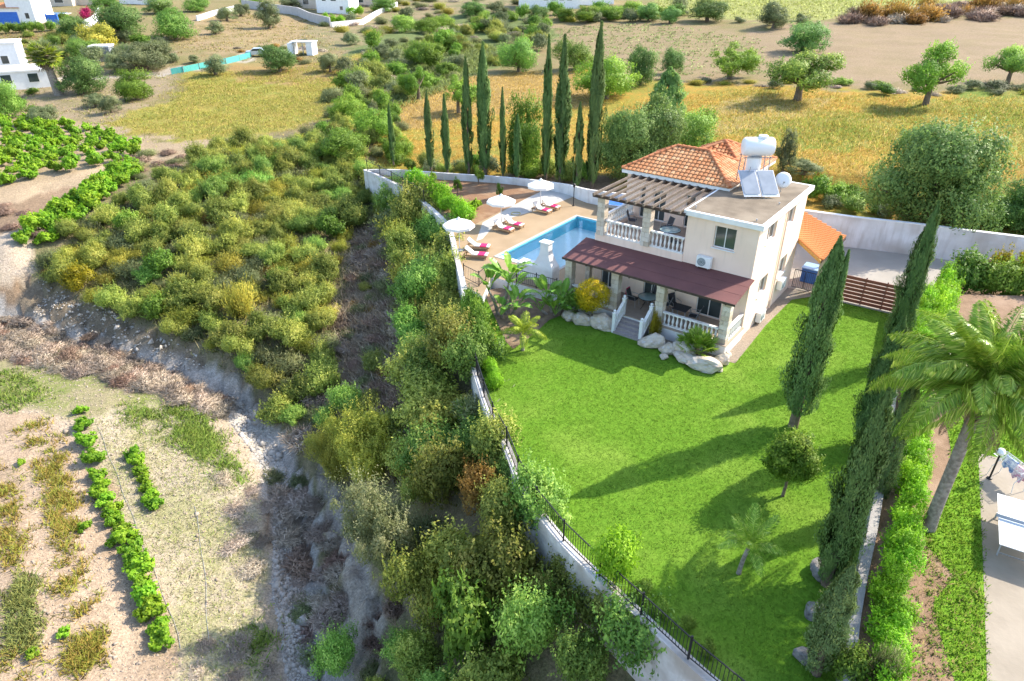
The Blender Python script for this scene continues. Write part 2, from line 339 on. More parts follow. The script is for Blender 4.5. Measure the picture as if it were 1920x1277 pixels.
ZONES = [ # polygon in the photograph, two ground colours
 ([(-300,-80),(2300,-80),(2300,330),(-300,330)], (.36,.28,.14), (.30,.27,.11)),
 # golden and green meadows around the villa
 ([(1120,130),(1300,150),(1500,165),(1700,170),(2200,175),(2300,560),(1500,460),(1100,330),(600,330),(620,230),(760,190),(900,160)], (.56,.335,.065), (.36,.335,.065)),
 ([(1250,230),(1500,215),(1760,190),(2300,180),(2300,300),(1900,300),(1700,270),(1450,262)], (.30,.33,.055), (.42,.36,.10)),
 ([(1780,170),(2300,165),(2300,260),(1850,255)], (.22,.31,.05), (.34,.34,.08)),
 ([(880,145),(1010,135),(1150,150),(1120,190),(880,215),(720,250),(640,240),(700,200),(790,175)], (.50,.33,.12), (.44,.30,.10)),
 ([(1430,280),(1500,262),(1620,300),(1640,400),(1500,380),(1440,340)], (.52,.31,.06), (.42,.30,.07)),
 ([(1280,225),(1400,170),(1560,190),(1500,225),(1340,250)], (.60,.46,.20), (.46,.36,.10)),
 ([(1490,250),(1600,245),(1610,280),(1500,285)], (.25,.34,.05), (.33,.34,.07)),
 ([(1800,300),(1960,310),(1960,410),(1850,400)], (.46,.30,.07), (.36,.30,.08)),
 # ploughed fields and the green field far up
 ([(1000,50),(1230,35),(1440,70),(1460,150),(1200,155),(1080,120)], (.40,.30,.175), (.35,.28,.14)),
 ([(1400,60),(1560,42),(1920,32),(2300,20),(2300,160),(1700,160),(1460,148)], (.42,.31,.195), (.38,.29,.165)),
 ([(1230,-80),(2300,-80),(2300,15),(1900,0),(1600,25),(1540,40),(1360,36),(1230,28)], (.42,.44,.14), (.38,.38,.12)),
 # slopes at the far end of the valley
 ([(560,-20),(1000,-30),(980,40),(700,130),(620,90),(520,110),(420,75)], (.40,.31,.18), (.27,.26,.12)),
 ([(640,100),(760,50),(900,20),(1010,30),(1050,70),(960,110),(870,150),(730,200),(640,190)], (.22,.27,.10), (.18,.23,.08)),
 # orchard slope top left
 ([(330,30),(420,18),(580,30),(560,85),(420,100),(320,85)], (.48,.35,.20), (.38,.30,.14)),
 ([(-300,60),(200,62),(220,100),(-300,120)], (.40,.27,.15), (.30,.26,.12)),
 ([(-300,110),(170,105),(330,100),(330,160),(260,210),(180,240),(60,225),(-300,225)], (.44,.34,.22), (.34,.29,.14)),
 ([(345,135),(560,125),(690,95),(720,140),(690,200),(560,240),(420,262),(340,268),(240,250),(185,232),(250,210),(320,190),(350,160)], (.46,.36,.09), (.33,.33,.075)),
 ([(420,118),(620,120),(690,110),(690,150),(560,160),(440,150)], (.46,.30,.12), (.40,.31,.12)),
 # vineyard
 ([(-300,225),(60,222),(200,238),(290,262),(360,268),(440,262),(420,285),(330,300),(270,305),(200,320),(60,375),(-300,420)], (.54,.41,.27), (.50,.38,.24)),
 ([(-300,440),(30,440),(90,470),(60,520),(0,545),(-300,540)], (.62,.51,.40), (.56,.46,.34)),
 # scrub slopes under the bushes
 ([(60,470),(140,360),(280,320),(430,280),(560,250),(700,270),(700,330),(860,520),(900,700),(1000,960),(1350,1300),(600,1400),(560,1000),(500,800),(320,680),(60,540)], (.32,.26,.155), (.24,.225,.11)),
 ([(690,390),(740,470),(770,620),(790,770),(770,860),(690,860),(640,760),(640,600),(668,470)], (.46,.37,.27), (.36,.29,.19)),
 ([(60,520),(130,545),(230,600),(330,640),(420,690),(500,760),(470,790),(300,690),(150,640),(20,590)], (.34,.27,.19), (.25,.20,.14)),
 ([(600,880),(660,930),(700,1050),(720,1277),(760,1400),(640,1400),(640,1277),(640,1100),(610,960)], (.52,.45,.37), (.44,.36,.28)),
 # low field by the stream bed
 ([(-300,590),(60,640),(250,690),(420,760),(500,830),(520,930),(500,1010),(540,1150),(560,1290),(580,1420),(-300,1420)], (.60,.48,.355), (.53,.43,.295)),
 ([(130,770),(330,745),(440,850),(500,950),(480,1100),(520,1300),(330,1300),(300,1100),(230,950)], (.58,.49,.36), (.46,.43,.225)),
 ([(0,650),(120,670),(330,700),(420,780),(330,760),(120,770),(-100,760)], (.40,.35,.2), (.28,.31,.10)),
 ([(-300,560),(40,590),(200,640),(400,730),(460,790),(380,770),(180,700),(-100,660)], (.36,.28,.215), (.29,.22,.165)),
 ([(-300,780),(90,780),(230,930),(300,1100),(330,1420),(-300,1420)], (.58,.435,.305), (.50,.37,.25)),
]
ROAD = [(-300,150),(40,146),(110,150),(300,140),(345,128),(430,118),(480,100),(560,92)]
TRACKS = [[(52,1300),(72,1100),(62,950),(45,800)], [(92,1300),(105,1150),(100,1050)], [(118,1300),(165,1130),(170,1000),(130,830),(110,770)], [(215,1300),(225,1150),(205,1050)], [(-30,300),(90,370),(200,318),(300,290)], [(0,395),(100,345),(250,300)]]
def paint(P3):
    px = project(P3); j = np.stack([vnoise(P3[:, :2], 3.1, 3), vnoise(P3[:, :2], 3.7, 4)], -1)
    dist = np.linalg.norm(P3 - np.array([0, 0, CAM_H]), axis=1)[:, None]
    px = px + j*F*.9/dist
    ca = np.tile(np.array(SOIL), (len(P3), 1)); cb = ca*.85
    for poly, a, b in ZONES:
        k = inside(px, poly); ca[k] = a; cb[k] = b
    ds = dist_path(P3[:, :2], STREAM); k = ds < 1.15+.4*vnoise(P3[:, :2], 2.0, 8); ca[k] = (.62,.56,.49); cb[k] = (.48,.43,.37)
    for tr in TRACKS:
        k = dist_path(px, tr) < 7; ca[k] = ca[k]*1.13; cb[k] = cb[k]*1.13
    k = dist_path(px, ROAD) < 5; ca[k] = (.62,.55,.46); cb[k] = (.56,.49,.40)
    return ca, cb
def make_terrain():
    ys = [6.0]
    while ys[-1] < 900: ys.append(ys[-1]+max(.32, .0115*(ys[-1]+14)))
    ys = np.r_[np.linspace(-120, 2, 16), ys, 1400, 2200]
    a = np.r_[-9, -6, -4, -2.8, -2.2, -1.8, -1.5, np.linspace(-1.3, 1.3, 400), 1.5, 1.8, 2.2, 2.8, 4, 6, 9]
    wd = np.maximum(ys+20, 26)
    X = a[None]*wd[:, None]; Y = np.repeat(ys[:, None], len(a), 1); n, m = X.shape
    P = np.stack([X.ravel(), Y.ravel()], -1); z = hgt(P); V = np.c_[P, z]
    ca, cb = paint(V); one = np.ones((len(V), 1))
    i = np.arange(n*m).reshape(n, m); Fc = np.stack([i[:-1, :-1], i[:-1, 1:], i[1:, 1:], i[1:, :-1]], -1).reshape(-1, 4)
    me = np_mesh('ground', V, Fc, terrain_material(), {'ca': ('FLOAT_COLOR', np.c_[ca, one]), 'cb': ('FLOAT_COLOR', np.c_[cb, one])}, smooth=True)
    o = link('ground', me); o['kind'] = 'structure'
make_terrain()

# ------------------------------------------------------------------ materials of the built place
WHITE = M('white_render', (.78,.77,.75), (.70,.68,.66), 1.4, .85, .25, 40)
WALLW = M('white_garden_wall', (.76,.76,.77), (.62,.61,.60), .8, .9, .4, 14, c3=(.50,.46,.42), scale3=.35, streak=(.46,.43,.40))
BLOCKW = M('whitewashed_block', (.62,.61,.60), (.50,.48,.46), 2.2, .95, .8, 9, c3=(.40,.36,.32), scale3=.6, streak=(.34,.31,.28))
CREAM = M('cream_render', (.90,.70,.57), (.85,.65,.52), .7, .85, .2, 45, streak=(.70,.54,.43))
TRIMW = M('white_trim', (.82,.81,.79), (.75,.74,.72), 3, .6, .1, 60)
STONE = M('limestone_cladding', (.66,.58,.47), (.50,.42,.32), 5, .9, .8, 14, c3=(.74,.68,.58), scale3=3)
ROCKM = M('boulder_limestone', (.60,.51,.40), (.42,.34,.25), 2.2, .95, 1.0, 7, c3=(0.54, 0.51, 0.465), scale3=3)
ROCKG = M('grey_boulder', (.24,.225,.21), (.15,.14,.135), 2.2, .95, 1.0, 7)
CONC = M('roof_concrete', (0.20, 0.16, 0.115), (0.145, 0.115, 0.082), 1.1, .95, .5, 12, c3=(.25,.205,.15), scale3=.5)
DRIVE = M('driveway_concrete', (0.347, 0.316, 0.273), (0.298, 0.273, 0.236), .5, .9, .3, 16)
DECK = M('beige_stamped_deck', (.35,.255,.155), (.30,.215,.125), .6, .8, .35, 4)
DECKW = M('white_paving', (0.484, 0.471, 0.446), (0.434, 0.415, 0.384), .6, .85, .3, 8)
PATIO = M('patio_tile', (0.39, 0.3, 0.225), (0.345, 0.262, 0.195), 3, .6)
TILE = M('terracotta_tile', (0.527, 0.212, 0.081), (0.408, 0.132, 0.043), 2.1, .8, .3, 20, c3=(0.595, 0.306, 0.145), scale3=2.6)
TILEO = M('annex_tile', (0.51, 0.187, 0.047), (0.408, 0.128, 0.03), 2.5, .8, .3, 20)
MAROON = M('maroon_felt', (.165,.068,.062), (.14,.058,.055), .9, .85, .35, 30, c3=(.115,.05,.048), scale3=.5)
WOODD = M('dark_timber', (.075,.05,.038), (.05,.034,.026), 6, .7, .3, 30)
WOODG = M('weathered_timber', (.20,.16,.125), (.14,.11,.085), 5, .8, .3, 30)
WOODR = M('red_brown_slat', (.22,.075,.045), (.17,.055,.035), 4, .6, .2, 30)
BLACK = M('black_iron', (.018,.018,.02), None, rough=.5)
GLASS = M('window_glass', (.035,.05,.055), (.06,.075,.075), .9, .06, spec=.8)
CURT = M('curtain', (.40,.34,.26), (.30,.25,.19), 8, .9)
ALU = M('aluminium', (.72,.72,.73), None, rough=.4, metal=.2)
GREYM = M('grey_metal', (.35,.36,.38), None, rough=.45, metal=.5)
CANVAS = M('canvas_white', (.82,.80,.77), (.77,.75,.72), 4, .9)
PINK = M('pink_towel', (.70,.035,.16), (.60,.02,.12), 9, .95, .3, 60)
CUSH = M('cream_cushion', (.78,.74,.68), (.72,.68,.61), 6, .95)
TEAK = M('teak', (.34,.20,.10), (.27,.15,.075), 8, .7)
SLING = M('dark_sling', (.06,.06,.07), (.045,.045,.05), 20, .8)
TANKW = M('tank_white', (.80,.80,.81), None, rough=.35)
PANEL = M('collector_glass', (.26,.29,.33), (.32,.35,.39), 2, .3, spec=.7)
BLUEP = M('blue_plastic', (.05,.17,.50), (.04,.13,.42), 3, .5)
STEPM = M('grey_step_stone', (.36,.31,.29), (.28,.24,.23), 18, .85, .3, 50)
TRUNK = M('bark', (.20,.15,.105), (.12,.09,.065), 6, .95, .8, 16)
PTRUNK = M('palm_bark', (.34,.29,.25), (.20,.165,.135), 7, .95, .8, 14)
PBOOT = M('palm_boots', (.33,.24,.16), (.20,.14,.09), 6, .95, .8, 10)
GRAVEL = M('gravel_strip', (0.312, 0.252, 0.192), (0.24, 0.192, 0.144), 9, .95, .9, 40)
MULCH = M('dark_soil', (.15,.10,.065), (.20,.14,.09), 3, .95, 1.0, 22, c3=(.30,.21,.13), scale3=1.2)
GSOIL = M('garden_soil', (0.255, 0.143, 0.075), (0.21, 0.116, 0.064), 1.5, .95, 1.0, 14, c3=(0.315, 0.203, 0.12), scale3=.8)
def grass_material(name, c1, c2, c3):
    return M(name, c1, c2, 9, .95, 1.0, 34, c3=c3, scale3=.55, spec=.1)
LAWN = M('lawn_turf', (.135,.262,.022), (.105,.222,.017), 5, .95, 1.0, 40, c3=(.195,.31,.04), scale3=.25, spec=.1)
YLAWN = M('yard_turf', (.13,.27,.02), (.17,.32,.03), 5, .95, 1.0, 30, spec=.1)
YSOIL = M('yard_soil', (0.26, 0.167, 0.105), (0.211, 0.133, 0.081), 2.2, .95, 1.0, 18, c3=(0.31, 0.211, 0.143), scale3=.7)
STAMP = M('stamped_concrete', (0.303, 0.259, 0.204), (0.259, 0.22, 0.171), .9, .8, .4, 5)

# ------------------------------------------------------------------ lawn, yard, driveway
inner_l = [(p.x, p.y) for p in WALL_L[7:]]
LAWNP = inner_l + [(p.x, p.y) for p in reversed(BOUND)] + [tuple(L(-1.5, 10.3)[:2]), tuple(L(0, 10.3)[:2]), tuple(L(10, 10)[:2]), tuple(L(12.5, 1.0)[:2])]
sheet('lawn', LAWNP, 0.0, LAWN)
YARDP = YARDS
yl = sheet('neighbour_yard', YARDP, .93, YSOIL)
YG = [G(px, py, .94) for px, py in [(1745,700),(1800,690),(1990,640),(1990,880),(1920,872),(1834,850),(1842,1000),(1848,1180),(1850,1300),(1790,1277),(1760,1180),(1750,1130),(1790,1080),(1735,1020),(1740,970),(1790,900),(1780,820)]]
sheet('neighbour_lawn', [(p.x, p.y) for p in YG], .936, YLAWN)
PT = [G(px, py, .94) for px, py in [(1834,850),(2200,925),(2350,1277),(1900,1450),(1862,1450),(1851,1277),(1843,1050)]]
sheet('neighbour_terrace', [(p.x, p.y) for p in PT], .942, STAMP)
DR = [tuple(L(-2.0, 9.95)[:2]), (G(1685,588,0).x, G(1685,588,0).y), (G(1755,560,.3).x, G(1755,560,.3).y), (G(1800,480,.1).x, G(1800,480,.1).y), (WALL_R[2].x, WALL_R[2].y), (WALL_R[1].x, WALL_R[1].y), (WALL_R[0].x, WALL_R[0].y), tuple(L(6, 22)[:2]), tuple(L(4, 9.6)[:2]), tuple(L(.3, 9.6)[:2])]
sheet('driveway', DR, .03, DRIVE)
sheet('gravel_strip', [tuple(L(a, b)[:2]) for a, b in [(.2, -1.2), (-.75, -1.0), (-.6, 4), (-.75, 8.2), (-1.9, 9.9), (.2, 9.9)]], .012, GRAVEL)
sheet('entrance_paving', [tuple(L(a, b)[:2]) for a, b in [(.2, 7.6), (-.8, 8.2), (-1.95, 9.8), (-1.9, 10.2), (.2, 10.2)]], .02, STAMP)
BED = [G(px, py, 0) for px, py in [(905,545),(930,600),(948,640),(962,655),(1000,628),(1030,600),(1062,588),(1150,600),(1160,585),(1080,545),(985,560),(940,540)]]
sheet('planting_bed', [(p.x, p.y) for p in BED], .012, MULCH)

# ------------------------------------------------------------------ pool terrace
ZD = .6
DECKP = [(p.x, p.y) for p in WALL_L[:8]] + [tuple(G(905,556,ZD)[:2]), tuple(L(15.0, -1.1)[:2]), tuple(L(9.95, -.75)[:2]), tuple(L(9.5, 6)[:2]), tuple(L(9.9, 14)[:2]), tuple(WALL_B[5][:2]), tuple(WALL_B[4][:2]), tuple(WALL_B[3][:2]), tuple(WALL_B[2][:2]), tuple(WALL_B[1][:2])]
PU0, PU1, PV0, PV1 = 12.3, 16.75, 1.7, 11.7
POOLP = [tuple(L(a, b)[:2]) for a, b in [(PU0, PV0), (PU1, PV0), (PU1, PV1), (PU0, PV1)]]
sheet('pool_terrace', DECKP, ZD, DECK, holes=[POOLP])
fr = MB()
dp = DECKP
for a, b in [(7, 8), (8, 9), (9, 10)]:
    p, q = Vector((*dp[a], 0)), Vector((*dp[b], 0))
    fr.add([(p.x, p.y, -.3), (q.x, q.y, -.3), (q.x, q.y, ZD-.002), (p.x, p.y, ZD-.002)], [(0, 1, 2, 3)])
o = fr.build('terrace_edge', WALLW); o['kind'] = 'structure'
PATHP = [G(px, py, ZD) for px, py in [(893,452),(905,417),(984,374),(1040,347),(1075,349),(1130,362),(1140,372),(1075,369),(1020,390),(960,408),(925,425),(905,448)]]
sheet('white_paving', [(p.x, p.y) for p in PATHP], ZD+.005, DECKW)
SOILP = [G(px, py, ZD) for px, py in [(746,336),(790,366),(838,398),(872,425),(896,418),(984,373),(1042,346),(1000,343),(900,338),(800,331)]]
sheet('garden_soil', [(p.x, p.y) for p in SOILP], ZD+.012, GSOIL)
# pool basin (local villa frame), water and coping
POOLW = M('pool_wall_mosaic', (.20,.72,.85), (.16,.64,.80), 30, .5)
POOLF = M('pool_floor', (.74,.92,.95), (.66,.88,.93), 6, .6)
b = empty('swimming_pool', (HC[0], HC[1], 0), ROT, 'rectangular pale blue swimming pool beside the villa', 'pool')
m = MB(); D0 = -.32
m.add([(-PU1,PV0,D0),(-PU0,PV0,D0),(-PU0,PV1,D0),(-PU1,PV1,D0)], [(0,1,2,3)]); m.build('floor', POOLF, b)
for nm, q in (('wall', [(-PU1,PV0),(-PU1,PV1)]), ('wall', [(-PU1,PV1),(-PU0,PV1)]), ('wall', [(-PU0,PV1),(-PU0,PV0)]), ('wall', [(-PU0,PV0),(-PU1,PV0)])):
    m = MB(); m.add([(*q[0],D0),(*q[1],D0),(*q[1],ZD-.003),(*q[0],ZD-.003)], [(0,1,2,3)]); m.build(nm, POOLW, b)
m = MB()
for i, st in enumerate((.28, .56, .84)): m.ubox(PU1-1.6, PU1-.02, PV0+.02, PV0+1.3-.4*i, D0+.01, D0+st)
m.build('step', POOLF, b)
k = .16; m = MB(); zc = ZD+.03
m.ubox(PU0-k,PU1+k,PV0-k,PV0+.02,ZD-.02,zc); m.ubox(PU0-k,PU1+k,PV1-.02,PV1+k,ZD-.02,zc); m.ubox(PU0-k,PU0+.02,PV0+.02,PV1-.02,ZD-.02,zc); m.ubox(PU1-.02,PU1+k,PV0+.02,PV1-.02,ZD-.02,zc)
m.build('coping', DECKW, b)
wm, n, l, bs = _new('pool_water')
n.remove(bs); gl = n.new('ShaderNodeBsdfGlossy'); gl.inputs['Roughness'].default_value = .05
trn = n.new('ShaderNodeBsdfTransparent'); trn.inputs[0].default_value = (.95,.99,.995,1)
fz = n.new('ShaderNodeFresnel'); fz.inputs[0].default_value = 1.33; ms = n.new('ShaderNodeMixShader')
tc = n.new('ShaderNodeTexCoord'); nz = n.new('ShaderNodeTexNoise'); nz.inputs['Scale'].default_value = 3.5; l.new(tc.outputs['Object'], nz.inputs['Vector'])
bp = n.new('ShaderNodeBump'); bp.inputs['Strength'].default_value = .25; bp.inputs['Distance'].default_value = .02; l.new(nz.outputs[0], bp.inputs['Height'])
l.new(bp.outputs[0], gl.inputs['Normal']); l.new(bp.outputs[0], fz.inputs['Normal'])
l.new(fz.outputs[0], ms.inputs[0]); l.new(trn.outputs[0], ms.inputs[1]); l.new(gl.outputs[0], ms.inputs[2]); l.new(ms.outputs[0], n['Material Output'].inputs['Surface'])
m = MB(); zw = ZD-.12; m.add([(-PU1,PV0,zw),(-PU0,PV0,zw),(-PU0,PV1,zw),(-PU1,PV1,zw)], [(0,1,2,3)]); m.build('water', wm, b)

# ------------------------------------------------------------------ walls and fences
def smooth_path(pts, n=3):
    P = [Vector(p) for p in pts]; out = []
    for i in range(len(P)-1):
        p0, p1, p2, p3 = P[max(i-1, 0)], P[i], P[i+1], P[min(i+2, len(P)-1)]
        for k in range(n):
            t = k/n; out.append(.5*((2*p1)+(p2-p0)*t+(2*p0-5*p1+4*p2-p3)*t*t+(3*p1-p0-3*p2+p3)*t**3))
    return out+[P[-1]]
def wall_along(path, top, bottom, th, mb):
    """one continuous wall following a path; top/bottom are functions of the point"""
    n = len(path); vs = []
    for i, p in enumerate(path):
        d = (path[min(i+1, n-1)]-path[max(i-1, 0)]); d.z = 0; d.normalize(); s = Vector((-d.y, d.x, 0))*th/2
        zt, zb = top(p, i), bottom(p, i)
        vs += [(p.x-s.x, p.y-s.y, zb), (p.x+s.x, p.y+s.y, zb), (p.x+s.x, p.y+s.y, zt), (p.x-s.x, p.y-s.y, zt)]
    fs = [tuple(4*i+q for q in (a, b2))+tuple(4*(i+1)+q for q in (b2, a)) for i in range(n-1) for a, b2 in ((1, 0), (2, 1), (3, 2), (0, 3))]
    fs += [(0, 1, 2, 3), (4*n-1, 4*n-2, 4*n-3, 4*n-4)]
    mb.add(vs, fs); return mb
def resample(path, step):
    out = [Vector(path[0])]; acc = 0
    for a, b in zip(path[:-1], path[1:]):
        a, b = Vector(a), Vector(b); l_ = (b-a).length
        while acc+l_ >= step:
            t = (step-acc)/l_; a = a.lerp(b, t); out.append(a.copy()); l_ = (b-a).length; acc = 0
        acc += l_
    return out
LP = smooth_path(WALL_L, 4)
rw = empty('retaining_wall', WALL_L[9], 0, 'long whitewashed retaining wall holding the lawn above the gully', 'wall')
mb = MB(); off = rw.location
wall_along([p-off for p in LP], lambda p, i: LP[i].z-.06-off.z, lambda p, i: -3.4-off.z, .26, mb)
mb.build('wall', BLOCKW, rw)
mb = MB(); wall_along([p-off for p in LP], lambda p, i: LP[i].z+.02-off.z, lambda p, i: LP[i].z-.055-off.z, .34, mb); mb.build('coping', BLOCKW, rw)
bw = empty('garden_back_wall', WALL_B[0], 0, 'low white wall behind the row of slender cypresses', 'wall')
mb = MB(); BP = smooth_path(WALL_B+[WALL_R[0]], 4)
wall_along([p-bw.location for p in BP], lambda p, i: p.z, lambda p, i: -.5-bw.location.z, .22, mb); mb.build('wall', WALLW, bw)
rw2 = empty('driveway_wall', WALL_R[0], 0, 'tall plain white boundary wall along the back of the driveway', 'wall')
mb = MB(); wall_along([p-rw2.location for p in WALL_R], lambda p, i: 0, lambda p, i: -2.7, .24, mb); mb.build('wall', WALLW, rw2)
mb = MB(); wall_along([p-rw2.location for p in WALL_R], lambda p, i: .05, lambda p, i: .002, .30, mb); mb.build('coping', TRIMW, rw2)
BD = smooth_path(BOUND, 3)
bo = empty('boundary_wall', BOUND[3], 0, 'narrow grey concrete boundary wall between cypresses and the green hedge', 'wall')
mb = MB(); wall_along([p-bo.location for p in BD], lambda p, i: 1.15-bo.location.z, lambda p, i: -1.4-bo.location.z, .30, mb)
mb.build('wall', M('boundary_concrete', (.38,.36,.34), (.30,.28,.27), 3, .95, .5, 20), bo)
_bars = {}
def fence(path, h, label, name='iron_fence', step=1.9, gap=.125, cat='fence'):
    """iron railing: posts, two rails per bay and one bar after another"""
    R_ = resample(path, step); o = empty(name, R_[0], 0, label, cat); org = o.location.copy()
    pm = _bars.setdefault(('post', h), MB().box(-.03, .03, -.03, .03, -.05, h+.06).mesh('post', BLACK))
    bm_ = _bars.setdefault(('bar', h), MB().box(-.008, .008, -.008, .008, .09, h-.06).mesh('bar', BLACK))
    for p in R_: link('post', pm, None, o, p-org)
    for a, b2 in zip(R_[:-1], R_[1:]):
        up = Vector((0, 0, h-.05)); lo = Vector((0, 0, .09))
        r = MB().bar(a+up-org, b2+up-org, .035, .03).bar(a+lo-org, b2+lo-org, .03, .025).build('rail', BLACK, o)
        k = max(2, int((b2-a).length/gap))
        for q in range(1, k): link('bar', bm_, None, r, a.lerp(b2, q/k)-org)
    return o
i0 = 9*4
fence([p+Vector((0, 0, .02)) for p in LP[i0:]], .95, 'black iron railing on the retaining wall beside the lawn')
fence([p+Vector((0, 0, .02)) for p in LP[1:14]], .9, 'black iron railing on the wall by the clipped garden hedge', step=2.2, gap=.2)
fence([G(870,522,ZD), G(905,540,ZD), L(15.4,-.9,ZD)], .95, 'short black railing at the terrace edge behind the banana plants', step=1.5, gap=.15)
fence([L(13.2,-.9,ZD), L(10.3,-.7,ZD)], .95, 'short black railing beside the white barbecue', step=1.4, gap=.14)
# ------------------------------------------------------------------ the villa
VI = empty('villa', (HC[0], HC[1], 0), ROT, 'two-storey cream villa with terracotta hip roof, pergola balcony and maroon porch roof', 'house')
def wall_holes(mb, axis, c, th, a0, a1, z0, z1, holes):
    A = sorted({a0, a1, *[h[0] for h in holes], *[h[1] for h in holes]}); Z = sorted({z0, z1, *[h[2] for h in holes], *[h[3] for h in holes]})
    for i in range(len(A)-1):
        for j in range(len(Z)-1):
            am, zm = (A[i]+A[i+1])/2, (Z[j]+Z[j+1])/2
            if any(h[0] < am < h[1] and h[2] < zm < h[3] for h in holes): continue
            if axis == 'v': mb.ubox(A[i], A[i+1], c, c+th, Z[j], Z[j+1])
            else: mb.ubox(c, c+th, A[i], A[i+1], Z[j], Z[j+1])
def window(par, axis, c, h, sgn=1, panes=2, name='window', sill=True, curtain=True, inset=.12):
    """framed sliding window in a wall opening; c is the outer face, the window sits inset"""
    a0, a1, z0, z1 = h; f = .05; d = c+inset*sgn
    def bx(mb, p0, p1, q0, q1, r0, r1):
        if axis == 'v': mb.ubox(p0, p1, d+q0*sgn, d+q1*sgn, r0, r1)
        else: mb.ubox(d+q0*sgn, d+q1*sgn, p0, p1, r0, r1)
    mb = MB(); e = .004
    bx(mb, a0+e, a1-e, 0, .06, z0+e, z0+f); bx(mb, a0+e, a1-e, 0, .06, z1-f, z1-e)
    for k in range(panes+1):
        x = a0+(a1-a0-f)*k/panes; bx(mb, x+e, x+f-e, 0.001, .061, z0+f, z1-f)
    o = mb.build(name, TRIMW, par)
    for k in range(panes):
        x0 = a0+f+(a1-a0-f)*k/panes; x1 = a0+(a1-a0-f)*(k+1)/panes
        mb = MB(); bx(mb, x0, x1, .028, .036, z0+f, z1-f); mb.build('pane', GLASS, o)
    if sill:
        mb = MB(); d = c
        bx(mb, a0-.06, a1+.06, -.07, inset-.004, z0-.05, z0-.002); mb.build('sill', TRIMW, o)
    return o
FW = [(1.3, 2.72, .72, 2.85), (5.0, 5.98, .72, 2.85), (7.85, 8.78, .72, 2.85)]
UW = [(1.15, 2.3, 4.76, 5.94)]
RWn = [(3.0, 4.45, 5.0, 5.93), (6.3, 7.65, 4.95, 5.9), (3.3, 4.62, 1.8, 2.85), (6.6, 7.9, 1.8, 2.92)]
mb = MB()
wall_holes(mb, 'v', 1.65, .22, .22, 9.3, -.2, 3.5, FW); wall_holes(mb, 'v', 1.65, .22, .22, 3.85, 3.5, 6.22, UW)
mb.build('front_wall', CREAM, VI)
mb = MB(); wall_holes(mb, 'u', 0, .22, 1.65, 9.7, -.2, 6.22, RWn); mb.build('side_wall', CREAM, VI)
mb = MB(); mb.ubox(9.08, 9.3, 1.87, 9.5, -.2, 3.5); mb.ubox(.22, 9.3, 9.48, 9.7, -.2, 3.5); mb.ubox(.22, 3.85, 9.48, 9.7, 3.5, 6.22); mb.ubox(3.63, 3.85, 1.87, 9.48, 3.5, 6.22)
mb.ubox(.3, 9.0, 2.6, 2.7, .72, 3.4); mb.build('rear_wall', CREAM, VI)
for h in FW: window(VI, 'v', 1.65, h, name='patio_door', sill=False, inset=.08)
window(VI, 'v', 1.65, UW[0])
for h in RWn: window(VI, 'u', 0, h)
mb = MB(); mb.tube([(-.02+.09, 6.05, .1), (-.02+.09, 6.05, 6.2)], .045, 8); mb.build('downpipe', CREAM, VI)
# main block under the hip roof
BW = [(5.3, 5.88, 3.78, 5.75), (7.15, 8.0, 3.78, 5.7), (8.55, 8.88, 3.78, 5.75)]
mb = MB(); wall_holes(mb, 'v', 5.9+.2, .22, 3.85, 9.85, 3.55, 6.55, BW); mb.ubox(9.63, 9.85, 6.32, 13.4, -.2, 6.55); mb.ubox(3.6, 3.82, 9.72, 13.4, -.2, 6.55); mb.ubox(3.82, 9.63, 13.2, 13.4, -.2, 6.55)
mb.build('upper_wall', CREAM, VI)
for h in BW: window(VI, 'v', 6.1, h, panes=1 if h[1]-h[0] < .7 else 2, name='balcony_door', sill=False, inset=.08)
mb = MB(); mb.ubox(3.85, 9.3, 1.66, 6.1, 3.3, 3.75); mb.build('balcony_floor', PATIO, VI)
mb = MB(); mb.ubox(3.852, 9.35, 1.60, 1.80, 3.5, 3.95); mb.ubox(9.15, 9.352, 1.80, 6.1, 3.5, 3.95); mb.build('balcony_parapet', CREAM, VI)
# flat roof
mb = MB(); mb.ubox(-.22, 4.02, 1.42, 9.95, 6.222, 6.5); mb.build('flat_roof', TRIMW, VI, bevel=.012)
mb = MB(); mb.ubox(-.05, 3.9, 1.6, 9.75, 6.46, 6.504); fr_ = mb.build('roof_screed', CONC, VI)
for (p, q) in (((.35, 1.9), .10), ((3.6, 1.95), .12), ((1.2, 8.2), .14), ((.3, 5.2), .10)):
    mb = MB(); mb.tube([(-p[0], p[1], 6.5), (-p[0], p[1], 6.5+q)], .025, 8).tube([(-p[0], p[1], 6.5+q), (-p[0], p[1], 6.53+q)], .05, 8); mb.build('roof_vent', GREYM, VI)
